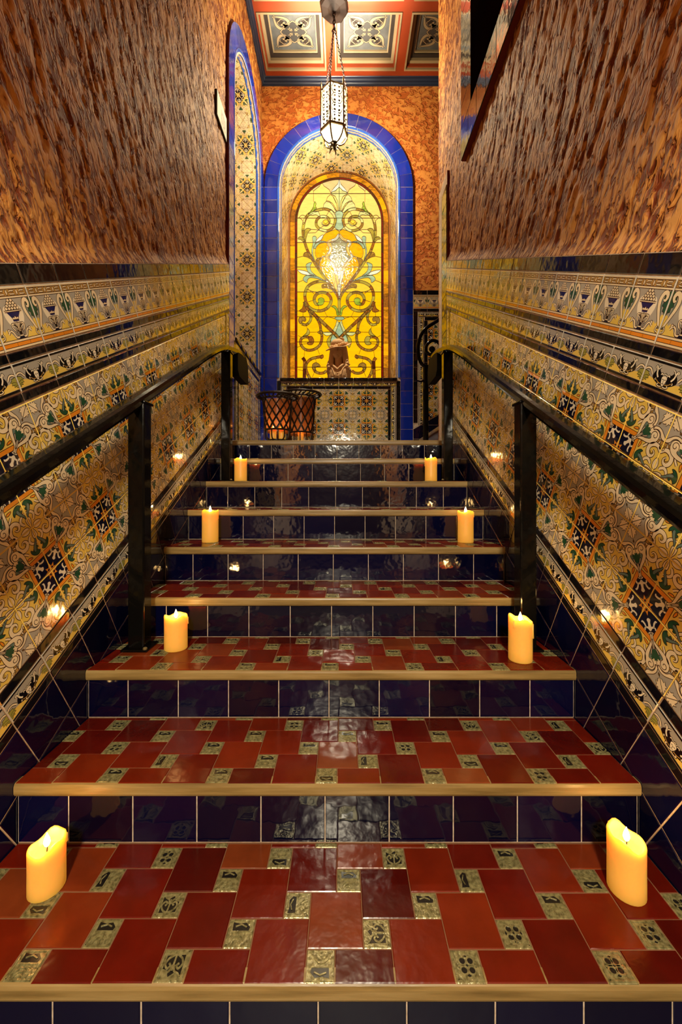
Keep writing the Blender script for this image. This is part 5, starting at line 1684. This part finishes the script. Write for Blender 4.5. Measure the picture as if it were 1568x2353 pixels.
# ------------------------------------------------------------------ bust on the window sill
def bust():
    mb = MB(); E = mb.ellipsoid
    # local: x right, y towards the glass (face looks to -y), z up from the sill
    E((0, .03, .06), (.112, .066, .10), 24, 14); E((-.072, .025, .10), (.046, .05, .05), 14, 10); E((.072, .025, .10), (.046, .05, .05), 14, 10)
    E((0, .03, .03), (.098, .066, .07), 24, 14); mb.box((-.085, -.02, 0), (.085, .08, .03), 0, .012)
    E((-.034, -.016, .085), (.040, .026, .060), 14, 10); E((.034, -.016, .085), (.040, .026, .060), 14, 10)
    E((0, -.002, .070), (.082, .046, .085), 22, 14)
    # neck, head
    mb.tube([(0, .025, .12), (0, .012, .18), (0, .004, .235)], [.046, .037, .038], 16)
    E((0, .004, .272), (.060, .066, .066), 24, 16); E((0, -.020, .240), (.043, .040, .034), 18, 12)
    E((0, -.046, .217), (.019, .014, .013), 12, 8); E((-.028, -.034, .248), (.020, .018, .018), 12, 8); E((.028, -.034, .248), (.020, .018, .018), 12, 8)
    # nose, lips, brow, lids
    mb.tube([(0, -.056, .286), (0, -.064, .272), (0, -.074, .259), (0, -.060, .252)], [.006, .008, .011, .006], 8)
    E((-.009, -.061, .256), (.006, .006, .005), 8, 6); E((.009, -.061, .256), (.006, .006, .005), 8, 6)
    E((0, -.058, .241), (.018, .010, .0045), 12, 6); E((0, -.057, .232), (.015, .010, .005), 12, 6)
    for sx in (-1, 1):
        mb.tube([(sx * .010, -.058, .288), (sx * .028, -.055, .293), (sx * .046, -.040, .287)], [.005, .006, .004], 7)
        E((sx * .025, -.0515, .277), (.012, .007, .006), 10, 7)
        # hair: overlapping locks hugging the head, spreading over the shoulders
        for q in range(6):
            a = sx * (1.12 + q * .33); bx = .060 * sin(a); by = -.060 * cos(a) + .006; w_ = .004 * (q % 2)
            mb.tube(cr([(bx * .95, by, .315), (bx * 1.10, by + .004, .265), (bx * 1.16 + sx * w_, by + .008, .215), (bx * 1.30 - sx * w_, by * .9 + .006, .165), (bx * 1.42 + sx * w_, by * .8 + .004, .120)], 4),
                    [.021] * 8 + [.022] * 5 + [.018] * 3 + [.010], 9)
        for q, (xx, yy, z) in enumerate(((.082, -.012, .185), (.090, -.016, .158), (.086, -.020, .132), (.094, -.008, .112))):
            mb.tube([(sx * (xx - .012), yy, z + .012), (sx * xx, yy - .012, z), (sx * (xx + .012), yy, z - .010), (sx * xx, yy + .012, z - .016)], [.010, .013, .012, .008], 8)
        # open collar and shirt folds
        mb.tube(cr([(sx * .058, .012, .172), (sx * .050, -.026, .152), (sx * .028, -.046, .126), (0, -.052, .100)], 4), [.013] * 5 + [.011] * 5 + [.008] * 3, 8)
        mb.tube(cr([(sx * .070, -.020, .140), (sx * .046, -.040, .100), (sx * .030, -.046, .050)], 4), [.006] * 9, 6)
    for k in range(3): E((0, -.050 + .002 * k, .088 - k * .022), (.007, .006, .008), 8, 6)
    # hat: tipped forward, wavy brim, soft crown, band of flowers
    nr = 36; hp = lambda x, y: .322 + .17 * x + .40 * y
    rows = []
    for fr_ in (.03, .07, .092, .110, .109, .09, .065, .03):
        under = len(rows) >= 4; row = []
        for k in range(nr):
            a = 2 * pi * k / nr; x, y = fr_ * cos(a) * 1.10, fr_ * sin(a) + .006
            row.append((x, y, hp(x, y) + .008 * (fr_ / .11) * sin(3 * a + .8) + (-.004 if under else .004)))
        rows.append(row)
    mb.quad_grid(rows, closed_u=True)
    mb.f.append(tuple(range(nr))); mb.m.append(0)
    mb.f.append(tuple(range(len(mb.v) - nr, len(mb.v)))[::-1]); mb.m.append(0)
    E((-.004, .008, .352), (.072, .070, .044), 22, 14)
    rs = np.random.RandomState(5)
    for k in range(30):
        a = -3.3 + 3.5 * k / 29; rr = .072 + .008 * rs.rand(); x, y = rr * cos(a), rr * sin(a) + .006
        E((x, y, hp(x, y) + .012 + .012 * rs.rand()), (.011, .011, .010), 7, 5)
    for k in range(7): E((.02 + .03 * rs.rand(), -.035 + .03 * rs.rand(), .385 + .008 * rs.rand()), (.012, .012, .009), 7, 5)
    me = mb.mesh('bust', 'terracotta_sculpt')
    o = bpy.data.objects.new('bust_tmp', me); COL.objects.link(o)
    rm = o.modifiers.new('remesh', 'REMESH'); rm.mode = 'VOXEL'; rm.voxel_size = .0028; rm.use_smooth_shade = True
    sm = o.modifiers.new('smooth', 'SMOOTH'); sm.factor = .5; sm.iterations = 2
    dg = bpy.context.evaluated_depsgraph_get()
    me2 = bpy.data.meshes.new_from_object(o.evaluated_get(dg))
    bpy.data.objects.remove(o)
    if not me2.materials: me2.materials.append(MATS['terracotta_sculpt'])
    return me2
me = bust()
bu = add('bust', me, None, Matrix.Translation((-.012, 4.52, LAND + SILL + .0005)) @ Matrix.Rotation(-.18, 4, 'Z') @ Matrix.Scale(1.22, 4))
tag(bu, 'terracotta bust of a long-haired woman in a flowered hat on the window sill', 'sculpture')

# ------------------------------------------------------------------ small framed notice on the left wall
t = thing('framed_notice', 'small pale framed notice high on the left plaster wall', 'sign', (-PL + .008, 2.89, 3.55))
mb = MB(); mb.box((-.012, -.115, 0), (.006, .115, .175), 0, .002); mb.obj('backing_board', 'blackpaint', t)
mb = MB(); mb.box((.005, -.110, .005), (.0075, .110, .170)); mb.obj('sheet', 'paper', t)
mb = MB(); mb.box((.0070, -.02, .03), (.0082, .085, .12)); mb.obj('picture', 'papergrey', t)
